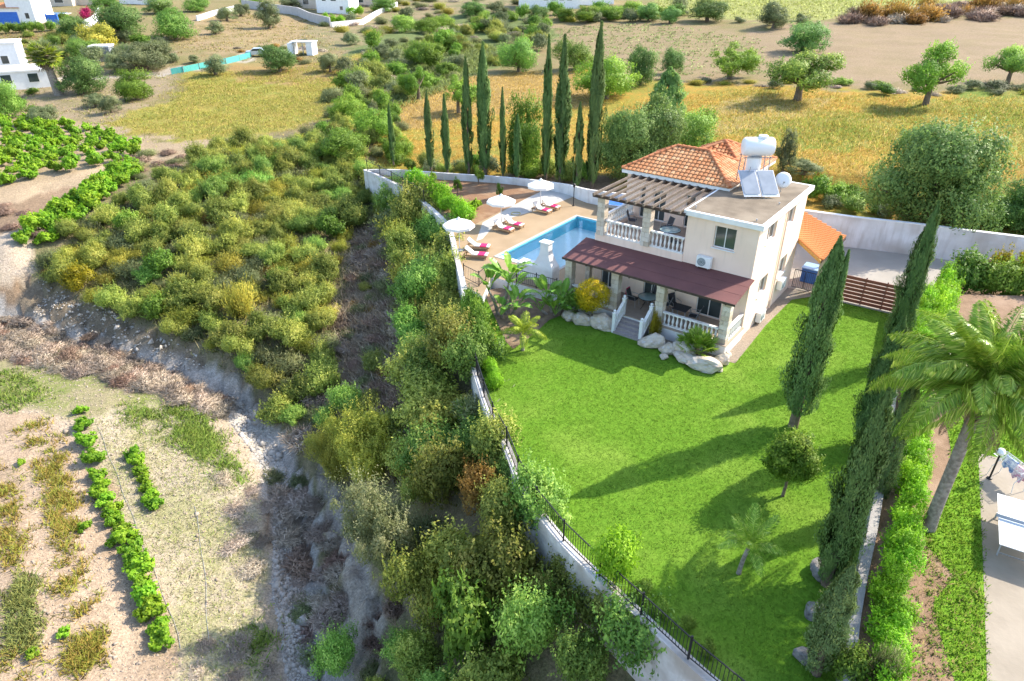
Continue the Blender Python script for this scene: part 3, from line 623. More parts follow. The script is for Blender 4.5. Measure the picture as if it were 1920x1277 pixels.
# hip roof: decks, tiles, ridge caps, fascia
RZ0, RS = 6.66, .51
def rz(axis, c, p): return RZ0+RS*abs(p-c)
SLOPES = [ # (polygon in u,v ; function height)
 ('front', [(3.3,5.85),(10.15,5.85),(7.75,8.25),(5.7,8.25)], lambda u, v: RZ0+RS*(v-5.85)),
 ('side', [(3.3,5.85),(5.7,8.25),(4.375,9.575),(5.8,11.0),(5.8,11.2),(3.3,13.7)], lambda u, v: RZ0+RS*(u-3.3)),
 ('left', [(10.15,5.85),(10.15,10.65),(7.75,8.25)], lambda u, v: RZ0+RS*(10.15-u)),
 ('rear', [(4.375,9.575),(5.7,8.25),(7.75,8.25),(10.15,10.65),(8.3,10.65),(7.225,9.575)], lambda u, v: RZ0+RS*(10.65-v)),
 ('wingf', [(4.375,9.575),(5.8,11.0),(7.225,9.575)], lambda u, v: RZ0+RS*(v-8.5)),
 ('wingl', [(8.3,13.7),(5.8,11.2),(5.8,11.0),(7.225,9.575),(8.3,10.65)], lambda u, v: RZ0+RS*(8.3-u)),
 ('wingb', [(3.3,13.7),(5.8,11.2),(8.3,13.7)], lambda u, v: RZ0+RS*(13.7-v)),
]
roof = MB()
for nm, poly, fz in SLOPES: roof.add([(-u, v, fz(u, v)) for u, v in poly], [tuple(range(len(poly)))])
ro = roof.build('roof', TILE, VI)
mb = MB(); mb.ubox(3.3, 10.15, 5.85, 6.05, 6.44, 6.64); mb.ubox(9.95, 10.15, 6.05, 10.65, 6.44, 6.64); mb.ubox(3.3, 3.5, 6.05, 13.7, 6.44, 6.64); mb.ubox(3.5, 8.3, 13.5, 13.7, 6.44, 6.64)
mb.build('fascia', TRIMW, VI)
mb = MB(); mb.ubox(3.5, 9.95, 6.05, 10.6, 6.46, 6.54); mb.ubox(3.5, 8.2, 10.6, 13.5, 6.46, 6.54); mb.build('soffit', TRIMW, VI)
TW, TL = .27, .30
def tile_mesh():
    n = 6; vs = []
    for y, s, dz in ((-.20, 1.0, .0), (.16, .84, .012)):
        for k in range(n+1):
            a = math.pi*k/n; vs.append((-math.cos(a)*TW*.52*s, y, math.sin(a)*.085*s+.012-dz+(.03 if y < 0 else .008)))
    fs = [(k, k+1, n+2+k, n+1+k) for k in range(n)]+[tuple(range(n, -1, -1))]
    return MB().add(vs, fs, True).mesh('tile', None)
TM = tile_mesh(); TVARS = []
for q, c in enumerate([((.56,.29,.14), (.47,.21,.09)), ((.50,.22,.09), (.42,.165,.065)), ((.62,.38,.21), (.54,.28,.13)), ((.53,.26,.12), (.41,.165,.065))]):
    t = TM.copy(); t.materials.append(M('tile_clay_%d' % q, c[0], c[1], 5, .8, .2, 30)); TVARS.append(t)
def slope_tiles(poly, down, fz, out, shared, parent):
    """barrel tiles in courses; down = unit vector of fall in (u,v)"""
    down = np.array(down, float); across = np.array([-down[1], down[0]]); P = np.array(poly)
    s = P@down; a = P@across; sl = math.sqrt(1+RS*RS); tilt = math.atan(RS)
    dl = (-down[0], down[1]); ang = math.atan2(dl[1], dl[0])+math.pi/2   # local y of the tile points up-slope
    r = 0; y = s.max()-TL/2/sl
    while y > s.min():
        for k in np.arange(a.min()+TW/2+.01, a.max(), TW):
            q = down*y+across*k
            if not inside(np.array([q]), poly)[0]: continue
            out.append((q[0], q[1], fz(q[0], q[1]), ang, tilt))
        y -= TL/sl; r += 1
tl = {}
for nm, poly, fz in SLOPES:
    dn = {'front': (0,-1), 'side': (-1,0), 'left': (1,0), 'rear': (0,1), 'wingf': (0,-1), 'wingl': (1,0), 'wingb': (0,1)}[nm]
    tl[nm] = []; slope_tiles(poly, dn, fz, tl[nm], None, None)
single = tl['front']+tl['side']; single = single[:290]
rest = (tl['front']+tl['side'])[290:]+tl['left']+tl['rear']+tl['wingf']+tl['wingl']+tl['wingb']
for (u, v, z, ang, tilt) in single:
    link('tile', TVARS[rnd.choice((0, 0, 0, 1, 1, 2, 3))], None, ro, (-u, v, z), (tilt, rnd.uniform(-.02, .02), ang+rnd.uniform(-.02, .02)))
mb = MB(); tv = [Vector(q.co) for q in TM.vertices]; tf = [tuple(p.vertices) for p in TM.polygons]
from mathutils import Euler, Matrix
for (u, v, z, ang, tilt) in rest:
    Mx = Matrix.Translation((-u, v, z))@Euler((tilt, 0, ang)).to_matrix().to_4x4(); mb.add([Mx@q for q in tv], tf, True)
o = mb.build('tiles', TILE, ro); o['kind'] = 'stuff'
CAPM = M('ridge_cap_clay', (.55,.21,.085), (.40,.13,.05), 4, .8, .3, 20)
def caps(p, q):
    p = Vector((-p[0], p[1], p[2]+.05)); q = Vector((-q[0], q[1], q[2]+.05)); n = max(2, int((q-p).length/.34))
    for k in range(n):
        a = p.lerp(q, k/n); b2 = p.lerp(q, (k+1.12)/n); d = (b2-a).normalized(); x = d.cross(Vector((0, 0, 1))).normalized(); y = x.cross(d)
        vs = []
        for c, s in ((a, 1.0), (b2, .82)):
            vs += [c+x*math.cos(t)*.13*s+y*(math.sin(t)*.11*s+(.02 if s == 1 else 0)) for t in np.linspace(0, math.pi, 6)]
        mb = MB().add(vs, [(i, i+1, 7+i, 6+i) for i in range(5)]+[(5, 4, 3, 2, 1, 0)], True); mb.build('ridge_cap', CAPM, ro)
fA = lambda u, v: RZ0+RS*2.4
for p, q in [((3.3,5.85,RZ0),(5.7,8.25,fA(0,0))), ((10.15,5.85,RZ0),(7.75,8.25,fA(0,0))), ((7.75,8.25,fA(0,0)),(5.7,8.25,fA(0,0))), ((4.375,9.575,RZ0+RS*1.075),(5.7,8.25,fA(0,0))),
             ((4.375,9.575,RZ0+RS*1.075),(5.8,11.0,RZ0+RS*2.5)), ((3.3,13.7,RZ0),(5.8,11.2,RZ0+RS*2.5)), ((8.3,13.7,RZ0),(5.8,11.2,RZ0+RS*2.5)), ((10.15,10.65,RZ0),(7.75,8.25,fA(0,0)))]: caps(p, q)
# stone clad columns, one course after another
COURSE = [MB().box(-.5, .5, -.5, .5, 0, 1).mesh('stone', M('limestone_%d' % k, a, b2, 6, .9, .9, 16)) for k, (a, b2) in enumerate([((.68,.60,.50), (.56,.47,.37)), ((.60,.51,.40), (.48,.39,.29)), ((.74,.68,.60), (.62,.54,.45))])]
def column(u, v, z0, z1, w=.44, name='column'):
    o = MB().ubox(u-w/2+.03, u+w/2-.03, v-w/2+.03, v+w/2-.03, z0, z1).build(name, STONE, VI); z = z0; n = int(round((z1-z0)/.27)); h = (z1-z0)/n
    for k in range(n):
        s = rnd.uniform(.0, .03)
        if k % 2:
            c = link('stone', rnd.choice(COURSE), None, o, (-u, v, z+.004), None, (w-.02+s, w-.02+s, h-.014))
        else:
            sp = rnd.uniform(.38, .62); wa = (w+s)*sp-.006; wb = (w+s)*(1-sp)-.006; x0 = -u-(w+s)/2
            link('stone', rnd.choice(COURSE), None, o, (x0+wa/2, v, z+.004), None, (wa, w+s*.8, h-.014))
            link('stone', rnd.choice(COURSE), None, o, (x0+wa+.012+wb/2, v, z+.004), None, (wb, w-.01+s*.6, h-.014))
        z += h
for u in (.25, 3.86, 6.6, 9.62): column(u, -.52, .7, 3.06)
for u in (8.97, 6.1): column(u, 1.66, 3.96 if u > 99 else 3.95, 6.16, .46)
column(9.4, 1.2, .7, 3.3, .3)
# pergola
PG = MB().ubox(3.9, 9.5, 1.32, 1.44, 6.17, 6.33).build('pergola_beam', WOODD, VI)
MB().ubox(4.25, 9.5, 5.98, 6.09, 6.17, 6.33).build('pergola_beam', WOODD, VI)
raf = MB(); 
RM = MB().box(-.045, .045, 0, 4.95, 0, .15).mesh('rafter', WOODG)
RM2 = MB().box(-.046, .046, 0, .5, 0, .152).mesh('rafter_tip', WOODD)
for k in range(11):
    u = 4.12+k*.52; r = link('rafter', RM, None, VI, (-u, 1.05, 6.335))
MBL = MB().box(-.05, .05, 0, 3.9, -.1, .16).build('pergola_end_beam', WOODD, VI, (-3.92-.12, 1.5, 6.53)) if False else None
# balustrades
BALM = MB().lathe([(.062,0),(.062,.05),(.035,.08),(.04,.12),(.072,.22),(.066,.30),(.04,.44),(.032,.5),(.055,.54),(.062,.56),(.062,.60)], 8).mesh('baluster', TRIMW)
BALW = M('worn_white_baluster', (.80,.78,.75), (.68,.65,.60), 5, .7, .2, 30)
BALM.materials.clear(); BALM.materials.append(BALW)
def balustrade(u0, v0, z0, u1, v1, z1, h=.78, gap=.235, name='balustrade'):
    a = Vector((-u0, v0, z0)); b2 = Vector((-u1, v1, z1)); o = MB().bar(a+Vector((0, 0, h-.04)), b2+Vector((0, 0, h-.04)), .17, .08).bar(a+Vector((0, 0, .035)), b2+Vector((0, 0, .035)), .16, .07).build(name, BALW, VI)
    n = max(1, int((b2-a).length/gap)); s = (h-.15)/.6
    for k in range(n): link('baluster', BALM, None, o, a.lerp(b2, (k+.5)/n)+Vector((0, 0, .072)), None, (1, 1, s))
balustrade(8.73, 1.70, 3.95, 6.34, 1.70, 3.95, .92); balustrade(5.86, 1.70, 3.95, 3.88, 1.70, 3.95, .92); balustrade(9.25, 1.92, 3.95, 9.25, 6.0, 3.95, .92)
balustrade(.50, -.62, .7, 3.6, -.62, .7, .8); balustrade(6.85, -.62, .7, 9.36, -.62, .7, .8); balustrade(.12, -.28, .7, .12, 1.6, .7, .8)
# porch: plinth, floor, maroon roof, stairs
MB().ubox(-.06, 9.9, -.85, 1.649, -.2, .66).build('porch_plinth', WHITE, VI)
pf = MB().ubox(-.10, 9.94, -.89, 1.648, .661, .70).build('porch_floor', PATIO, VI)
aw = MB(); za, zb = 3.54, 3.12; va, vb = 1.645, -.9
aw.add([(.18,vb,zb),(.18,va,za),(-9.95,va,za),(-9.95,vb,zb),(.18,vb,zb-.06),(.18,va,za-.06),(-9.95,va,za-.06),(-9.95,vb,zb-.06)], [(0,1,2,3),(7,6,5,4),(0,4,5,1),(3,2,6,7),(0,3,7,4),(1,5,6,2)])
ao = aw.build('porch_roof', MAROON, VI)
MB().bar((.2,vb-.02,zb-.05),(-9.97,vb-.02,zb-.05),.03,.12).build('gutter', WOODD, ao)
for k in range(8):
    u = .3+k*1.35; MB().bar((-u,vb+.03,zb-.13),(-u,va-.02,za-.13),.08,.12).build('rafter', WOODD, ao)
for vv in (.0, .85): 
    zz = zb+(vv-vb)/(va-vb)*(za-zb)+.004; MB().bar((.17, vv, zz), (-9.94, vv, zz), .03, .008).build('felt_seam', MAROON, ao)
st = MB().ubox(4.25, 5.8, -1.0, -.89, -.1, .52).build('stairs', STEPM, VI)
for k in range(4): MB().ubox(4.22, 5.84, -1.95+k*.27, -.9, -.1 if k == 0 else .14*k+.002, .14*(k+1)).build('step', STEPM, st)
def post(u, v, z0, z1):
    o = MB().ubox(u-.085, u+.085, v-.085, v+.085, z0, z1-.2).ubox(u-.11, u+.11, v-.11, v+.11, z1-.2, z1-.16).lathe([(.05,0),(.04,.03),(.085,.08),(.085,.13),(.04,.17),(.01,.18)], 10, (-u, v, z1-.16)).build('stair_post', TRIMW, VI)
for u in (4.22, 5.86): post(u, -1.85, 0, 1.38); post(u, -.82, .7, 1.86); balustrade(u, -1.72, .22, u, -.93, .78, .72, .2)
# annex: tiled carport roof beside the villa on a clad pillar
AN = MB()
A4 = [(-.02,9.75,3.2), (-1.8,8.35,2.75), (-1.95,13.2,2.75), (1.9,14.6,3.6)]
AN.add([(-u, v, z) for u, v, z in A4]+[(-u, v, z-.1) for u, v, z in A4], [(0,1,2,3),(7,6,5,4),(0,4,5,1),(1,5,6,2),(2,6,7,3),(3,7,4,0)])
MB().ubox(-2.15, .0, 9.66, 9.86, -.1, .01)
ann = empty('carport', (HC[0], HC[1], 0), ROT, 'orange tiled lean-to carport roof against the rear of the villa', 'carport')
a_o = AN.build('roof', TILEO, ann)
TA = TM.copy(); TA.materials.append(TILEO)
nrow, ncol = 16, 11
TA.transform(Matrix.Diagonal((1, 1, 1, 1)))
for i in range(ncol):
    for j in range(nrow):
        s, t = (i+.5)/ncol, (j+.5)/nrow
        p = Vector(A4[0]).lerp(Vector(A4[1]), s).lerp(Vector(A4[3]).lerp(Vector(A4[2]), s), t)
        link('tile', TA, None, a_o, (-p.x, p.y, p.z+.01), (math.atan(.45/2.0), 0, math.pi/2), (1.18, .95, 1))
MB().bar((1.8,8.31,2.68),(.04,9.7,3.12),.06,.2).build('bargeboard', M('yellow_timber', (.55,.33,.10), (.46,.26,.08), 6, .7), ann)
MB().bar((1.82,8.36,2.66),(1.97,13.2,2.66),.08,.16).build('eaves_beam', WOODD, ann)
for v in (11.2, 12.9): MB().box(1.78, 1.92, v-.07, v+.07, .02, 2.64).build('post', WOODD, ann)
column_parent = empty('gate_pillar', L(-1.75, 9.9, 0), ROT, 'stone clad square pillar between the small iron gate and slatted gate', 'pillar')
z = 0
MB().box(-.2,.2,-.2,.2,0,2.5).build('core', STONE, column_parent)
for k in range(9):
    link('stone', rnd.choice(COURSE), None, column_parent, (0, 0, z+.004), None, (.45+rnd.uniform(0,.03), .45+rnd.uniform(0,.03), .265)); z += .278
MB().box(-.26,.26,-.26,.26,2.505,2.56).build('cap', TRIMW, column_parent)
# villa walls carry conditioners and the roof carries the water heater
ACG = M('fan_grille', (.22,.27,.28), (.14,.17,.18), 40, .6)
def conditioner(loc, rz_, label):
    o = empty('air_conditioner', loc, rz_, label, 'air conditioner', 'air conditioners on the villa walls')
    MB().box(-.40, .40, -.30, 0, 0, .60).build('casing', TRIMW, o, bevel=.02)
    MB().tube([(-.10, -.301, .30), (-.10, -.318, .30)], .235, 20).build('fan_grille', ACG, o)
    for x in (-.28, .28): MB().box(x-.02, x+.02, -.3, .02, -.05, -.003).build('bracket', GREYM, o)
    for r in (.08, .15, .22):
        MB().tube([(-.10+r*math.cos(t), -.322, .30+r*math.sin(t)) for t in np.linspace(0, 2*math.pi, 17)], .006, 4, False).build('grille_ring', TRIMW, o)
conditioner(L(2.55, 1.62, 3.62), ROT, 'white air conditioner unit on the shaded front wall above the maroon porch roof')
conditioner(L(-.03, 4.1, .16), ROT+math.pi/2, 'white air conditioner unit low on the sunlit side wall near the lawn')
conditioner(L(-.03, 7.2, 1.0), ROT+math.pi/2, 'white air conditioner unit on the side wall beside the small iron gate')
SW = empty('solar_water_heater', (13.65, 37.6, 6.504), 0, 'white cylindrical roof water tank on a stand above two tilted solar collectors', 'water heater')
tk = MB()
prof = [(.02,-.88),(.28,-.87),(.45,-.82),(.51,-.72),(.51,.72),(.45,.82),(.28,.87),(.02,.88)]
vs = [(x, r*math.cos(t), 2.62+r*math.sin(t)) for r, x in prof for t in np.linspace(0, 2*math.pi, 24, endpoint=False)]
tk.add(vs, [(i*24+k, i*24+(k+1) % 24, (i+1)*24+(k+1) % 24, (i+1)*24+k) for i in range(7) for k in range(24)], True); tk.build('tank', TANKW, SW, (.05, .75, -.3))
MB().lathe([(.26,0),(.26,.12),(.2,.15),(.02,.16)], 18, (.25, .75, 2.80)).build('tank_lid', TANKW, SW)
MB().lathe([(.38,0),(.40,.05),(.40,1.5),(.38,1.6)], 20, (-.05, .75, .2)).build('hot_cylinder', TANKW, SW)
for x in (-.75, .75):
    for y in (.35, 1.15): MB().bar((x, y, 0), (x*.9, y, 1.85), .045).build('stand_leg', GREYM, SW)
MB().bar((-.8,.35,1.8),(.8,.35,1.8),.045).bar((-.8,1.15,1.8),(.8,1.15,1.8),.045).build('stand_rail', GREYM, SW)
for x in (-.98, .02):
    o = MB().add([(x,-1.25,.18),(x+.95,-1.25,.18),(x+.80,-.05,1.22),(x-.15,-.05,1.22),(x,-1.32,.12),(x+.95,-1.32,.12),(x+.80,-.12,1.16),(x-.15,-.12,1.16)], [(0,1,2,3),(7,6,5,4),(0,4,5,1),(1,5,6,2),(2,6,7,3),(3,7,4,0)]).build('collector', ALU, SW)
    e = .05; MB().add([(x+e,-1.222,.223),(x+.95-e,-1.222,.223),(x+.80-e,-.085,1.198),(x-.15+e,-.085,1.198)], [(0,1,2,3)]).build('glass', PANEL, o, (0, -.014, .016))
    MB().bar((x+.1,-1.28,0),(x+.1,-1.28,.14),.04).bar((x+.7,-.1,0),(x+.7,-.12,1.14),.04).build('collector_leg', GREYM, SW)
MB().tube([(-.3,.3,.6),(-.55,-.1,.9),(-.5,-.2,1.45)], .02, 6).tube([(.35,.9,1.8),(.45,.9,.6),(.4,.2,.1)], .02, 6).build('pipe', GREYM, SW)
SD = empty('satellite_dish', (15.05, 37.35, 6.504), RAD(-12), 'round white satellite dish on the flat roof beside the solar collectors', 'satellite dish')
n = 20; vs = [(0, 0, 0)]+[(r*.44*math.cos(t), -(r*r)*.09+.09, r*.44*math.sin(t)) for r in (.4, .75, 1) for t in np.linspace(0, 2*math.pi, n, endpoint=False)]
vs = [(x, -y+.09-.09, z) for x, y, z in vs]
fs = [(0, 1+(k+1) % n, 1+k) for k in range(n)]+[(1+i*n+k, 1+i*n+(k+1) % n, 1+(i+1)*n+(k+1) % n, 1+(i+1)*n+k) for i in range(2) for k in range(n)]
d = MB().add(vs, fs, True).build('dish', TANKW, SD, (0, 0, .72), (RAD(-20), 0, 0)); d.modifiers.new('s', 'SOLIDIFY').thickness = .012
MB().tube([(0,.1,0),(0,.12,.72)], .025, 8).build('mast', GREYM, SD)
MB().tube([(0,0,.4),(0,-.4,.72)], .012, 6).box(-.04,.04,-.46,-.38,.68,.76).build('feed_arm', GREYM, SD)
# ------------------------------------------------------------------ pool furniture
def umbrella(loc, rz_, label, r=1.45, h=2.45, tilt=0):
    o = empty('parasol', loc, rz_, label, 'parasol', 'parasols beside the pool')
    n = 8; vs = [(0, 0, h+.42)]; 
    for rr, z in ((.5, h+.26), (1, h), (1.0, h-.16)):
        vs += [(r*rr*math.cos(2*math.pi*k/n), r*rr*math.sin(2*math.pi*k/n), z) for k in range(n)]
    fs = [(0, 1+k, 1+(k+1) % n) for k in range(n)]+[(1+i*n+(k+1) % n, 1+i*n+k, 1+(i+1)*n+k, 1+(i+1)*n+(k+1) % n) for i in range(2) for k in range(n)]
    c = MB().add(vs, fs).build('canopy', CANVAS, o); c.modifiers.new('s', 'SOLIDIFY').thickness = .01
    MB().lathe([(.14, 0), (.13, .03), (.02, .14)], 8, (0, 0, h+.40)).build('vent_cap', CANVAS, o)
    MB().tube([(0, 0, .06), (0, 0, h+.5)], .028, 8).build('pole', ALU, o)
    for k in range(n): MB().bar((0, 0, h+.36), (r*.97*math.cos(2*math.pi*k/n), r*.97*math.sin(2*math.pi*k/n), h-.03), .018).build('rib', TEAK, o)
    MB().lathe([(.26, 0), (.26, .06), (.06, .1)], 16).build('base', GREYM, o)
    return o
def lounger_proto():
    o = empty('sun_lounger', (0, 0, 0), 0)
    MB().box(-.95, .95, -.33, -.28, .22, .30).box(-.95, .95, .28, .33, .22, .30).box(.9, .95, -.28, .28, .22, .30).box(-.95, -.9, -.28, .28, .22, .30).build('frame', TEAK, o)
    for x in (-.85, .82):
        for y in (-.305, .305): MB().box(x-.03, x+.03, y-.03, y+.03, 0, .22).build('leg', TEAK, o)
    MB().box(-.25, .93, -.29, .29, .302, .39).build('mattress', CUSH, o, bevel=.02)
    MB().add([(-.26,-.29,.31),(-.26,.29,.31),(-.86,.29,.80),(-.86,-.29,.80),(-.21,-.29,.38),(-.21,.29,.38),(-.81,.29,.87),(-.81,-.29,.87)], [(0,1,2,3),(7,6,5,4),(0,4,5,1),(1,5,6,2),(2,6,7,3),(3,7,4,0)]).build('backrest', CUSH, o, bevel=.02)
    [MB().bar((-.7,y,.25),(-.8,y,.72),.03).build('backrest_strut', TEAK, o) for y in (-.2, .2)]
    return o
LO = lounger_proto(); first = True
TOW = MB().add([(.18,-.31,.32),(.18,-.31,.395),(.18,.31,.395),(.18,.31,.30),(.72,-.31,.32),(.72,-.31,.396),(.72,.31,.396),(.72,.31,.30)], [(0,4,5,1),(1,5,6,2),(2,6,7,3)]).mesh('towel', PINK)
def lounger(loc, rz_, label, tl_):
    global first
    o = LO if first else copy_tree(LO); first = False
    o.location = loc; o.rotation_euler = (0, 0, rz_); o.scale = (.86, .9, .86); tag(o, label, 'sun lounger', 'sun loungers beside the pool')
    t = link('pink_towel', TOW, None, None, Vector(loc)+Vector((0, 0, .002)), (0, 0, rz_), (.86, .9, .86)); t.modifiers.new('s', 'SOLIDIFY').thickness = .012
    tag(t, tl_, 'towel', 'pink towels on the loungers')
for k, (pu, pl, nm) in enumerate([((862,470), [(897,467,-12),(893,483,-12)], 'the clipped hedge end'), ((940,422), [(944,433,-34),(963,425,-34)], 'the middle of the pool edge'), ((1013,390), [(1016,398,-38),(1032,391,-38)], 'the paved corner by the far pool end')]):
    p = G(*pu, ZD+.006); umbrella(p, .2*k, 'octagonal white parasol over two loungers beside '+nm, 1.08, 1.85)
    for j, (x, y, a) in enumerate(pl):
        q = G(x, y, ZD+.006)
        s = ('inner' if j else 'outer') if k else ('back' if j == 0 else 'front')
        lounger(q, RAD(a), 'cream cushioned lounger under the parasol beside %s' % nm, 'bright pink towel across a lounger beside '+nm)
# barbecue
BQ = empty('barbecue', L(12.05, .55, ZD), ROT, 'white masonry barbecue with flared hood and square chimney by the pool', 'barbecue')
MB().box(-.75,.75,-.4,.4,0,.85).build('base', WHITE, BQ, bevel=.02)
pr = [(.75,.40,.852),(.72,.38,1.0),(.50,.30,1.35),(.36,.25,1.65),(.30,.22,1.95),(.29,.21,2.45)]
hv = [(sx*a, sy*b2, z) for a, b2, z in pr for sx, sy in ((-1,-1),(1,-1),(1,1),(-1,1))]
MB().add(hv, [(4*i+k, 4*i+(k+1) % 4, 4*(i+1)+(k+1) % 4, 4*(i+1)+k) for i in range(5) for k in range(4)]+[(23,22,21,20)]).build('hood', WHITE, BQ)
MB().box(-.36,.36,-.28,.28,2.452,2.52).build('chimney_cap', TRIMW, BQ)
MB().box(-1.9,-.77,-.35,.35,0,.8).box(-1.94,-.77,-.39,.39,.802,.86).build('worktop', WHITE, BQ)
# blue tennis table in the corner of the terrace
def tennis_table(loc, rz_, top, label, lines=True):
    o = empty('table_tennis_table', loc, rz_, label, 'table')
    for s in (-1, 1):
        h = MB().box(-.76, .76, min(s*.004, s*1.37), max(s*.004, s*1.37), .735, .76).build('tabletop', top, o)
        if lines:
            MB().box(-.76,-.74,min(s*.01,s*1.37),max(s*.01,s*1.37),.7605,.7625).box(.74,.76,min(s*.01,s*1.37),max(s*.01,s*1.37),.7605,.7625).box(-.74,.74,s*1.36-.01,s*1.36+.01,.7605,.7625).build('line', TRIMW, h)
        for x in (-.6, .6): MB().bar((x, s*1.0, 0), (x, s*.8, .73), .045).build('leg', GREYM, o)
        MB().bar((-.6, s*.98, .12), (.6, s*.98, .12), .035).build('brace', GREYM, o)
    MB().box(-.83, .83, -.004, .004, .775, .91).build('net', M('net_mesh', (.30,.33,.38), None, rough=.9), o)
    MB().box(-.86, -.83, -.02, .02, .70, .93).box(.83, .86, -.02, .02, .70, .93).build('net_post', GREYM, o)
    return o
tennis_table(G(1152,392,ZD+.006), ROT+RAD(20), BLUEP, 'blue table tennis table behind the balcony corner on the pool terrace')
def lamp_post(loc, h, label, globe=True):
    o = empty('garden_lamp', loc, 0, label, 'lamp', 'garden lamps')
    MB().tube([(0, 0, 0), (0, 0, h)], .035, 8).build('post', BLACK, o); MB().lathe([(.10, 0), (.10, .03), (.05, .06)], 12).build('base', BLACK, o)
    if globe: MB().lathe([(.02,-.14),(.10,-.11),(.155,0),(.10,.11),(.02,.15)], 16, (0, 0, h+.12)).build('globe', TANKW, o)
    else: MB().lathe([(.04,0),(.10,.04),(.09,.22),(.13,.25),(.02,.34)], 8, (0, 0, h)).build('lantern', BLACK, o)
lamp_post(G(1075,386,ZD+.006), 1.5, 'slim black lantern post on the terrace beside the far pool corner', False)
lamp_post(G(1855,897,.942), 1.15, 'white globe lamp on a black post beside the drying rack')
HOSE = G(967,401,ZD+.012)
tag(MB().tube([(.35*math.cos(t)+.02*math.sin(5*t), .35*math.sin(t), .03+.01*math.sin(3*t)) for t in np.linspace(0, 6*math.pi, 60)], .022, 6).build('garden_hose', M('yellow_hose', (.45,.38,.06), None, rough=.5), None, HOSE), 'coiled yellow garden hose lying on the white paving', 'hose')

# ------------------------------------------------------------------ chairs and tables on porch and balcony
def chair_proto():
    o = empty('garden_chair')
    MB().box(-.24, .24, -.22, .24, .42, .45).build('seat', SLING, o)
    MB().add([(-.23,.22,.46),(.23,.22,.46),(.22,.38,.98),(-.22,.38,.98),(-.23,.24,.46),(.23,.24,.46),(.22,.40,.98),(-.22,.40,.98)], [(0,1,2,3),(7,6,5,4),(0,4,5,1),(1,5,6,2),(2,6,7,3),(3,7,4,0)]).build('backrest', SLING, o)
    for s in (-1, 1):
        MB().tube([(s*.26,-.26,0),(s*.26,-.22,.44),(s*.27,-.2,.66),(s*.27,.26,.68)], .014, 6).build('front_leg', GREYM, o)
        MB().tube([(s*.25,.34,0),(s*.25,.2,.44),(s*.24,.40,1.0)], .014, 6).build('back_leg', GREYM, o)
    return o
CH = chair_proto(); ch1 = True
def chair(loc, rz_, label):
    global ch1
    o = CH if ch1 else copy_tree(CH); ch1 = False; o.location = loc; o.rotation_euler = (0, 0, rz_); return tag(o, label, 'chair', 'dark garden chairs at the villa')
def round_table(loc, r, label):
    o = empty('glass_table', loc, 0, label, 'table', 'round glass tables')
    MB().lathe([(r-.01, .70), (r, .71), (r, .72), (r-.01, .725)], 28).build('top', M('table_glass', (.25,.36,.36), (.32,.43,.42), 3, .08, spec=.8), o)
    rim = MB().tube([(r*math.cos(t), r*math.sin(t), .715) for t in np.linspace(0, 2*math.pi, 29)], .018, 6, False).build('rim', BLACK, o)
    for k in range(4):
        a = k*math.pi/2+.4; MB().tube([(.45*math.cos(a), .45*math.sin(a), 0), (.15*math.cos(a), .15*math.sin(a), .38), (r*.8*math.cos(a), r*.8*math.sin(a), .70)], .014, 6).build('leg', BLACK, o)
round_table(L(5.5, 3.4, 3.754), .6, 'round glass topped table on the pergola balcony')
chair(L(8.35, 4.3, 3.754), ROT+1.9, 'dark sling chair standing alone on the far end of the balcony')
chair(L(6.2, 4.4, 3.754), ROT-.5, 'dark sling chair tucked behind the round balcony table')
chair(L(4.7, 2.5, 3.754), ROT+2.6, 'dark sling chair at the balcony rail by the round table')
round_table(L(5.15, .62, .704), .55, 'round glass table on the porch at the top of the steps')
for u, v, a, nm in ((5.95, .45, 1.6, 'with a pink towel over its back, beside the porch steps'), (5.1, 1.35, 0, 'between the porch glass table and the patio door'), (4.2, .95, -1.3, 'behind the second stone porch column')): chair(L(u, v, .704), ROT+a, 'dark sling chair '+nm)
p = L(5.95, .45, .704); t = link('pink_towel', MB().add([(-.2,.385,.72),(.2,.385,.72),(.2,.375,1.0),(-.2,.375,1.0),(.2,.425,1.0),(-.2,.425,1.0),(.2,.43,.62),(-.2,.43,.62)], [(0,1,2,3),(3,2,4,5),(5,4,6,7)]).mesh('pink_towel', PINK), None, None, p, (0, 0, ROT+1.6)); t.modifiers.new('s', 'SOLIDIFY').thickness = .01
tag(t, 'pink towel hung over the back of a porch chair', 'towel')
TBL = empty('porch_table', L(3.05, .5, .704), ROT, 'small dark square table between chairs behind the porch balustrade', 'table')
MB().box(-.4,.4,-.4,.4,.69,.72).build('top', SLING, TBL)
for sx in (-1, 1):
    for sy in (-1, 1): MB().box(sx*.36-.02, sx*.36+.02, sy*.36-.02, sy*.36+.02, 0, .69).build('leg', GREYM, TBL)
chair(L(2.35, .55, .704), ROT-1.45, 'dark sling chair behind the porch balustrade, facing the steps'); chair(L(3.75, 1.15, .704), ROT+1.1, 'dark sling chair behind the small square porch table')
PBT = empty('blue_cabinet', L(-1.0, 11.6, .034), ROT, 'blue topped storage box in the shade under the carport roof', 'storage box')
MB().box(-.7,.7,-.5,.5,0,.9).build('body', BLUEP, PBT, bevel=.02); MB().box(-.75,.75,-.55,.55,.902,.97).build('lid', M('pale_blue_lid', (.25,.42,.70), None, rough=.4), PBT, bevel=.02)
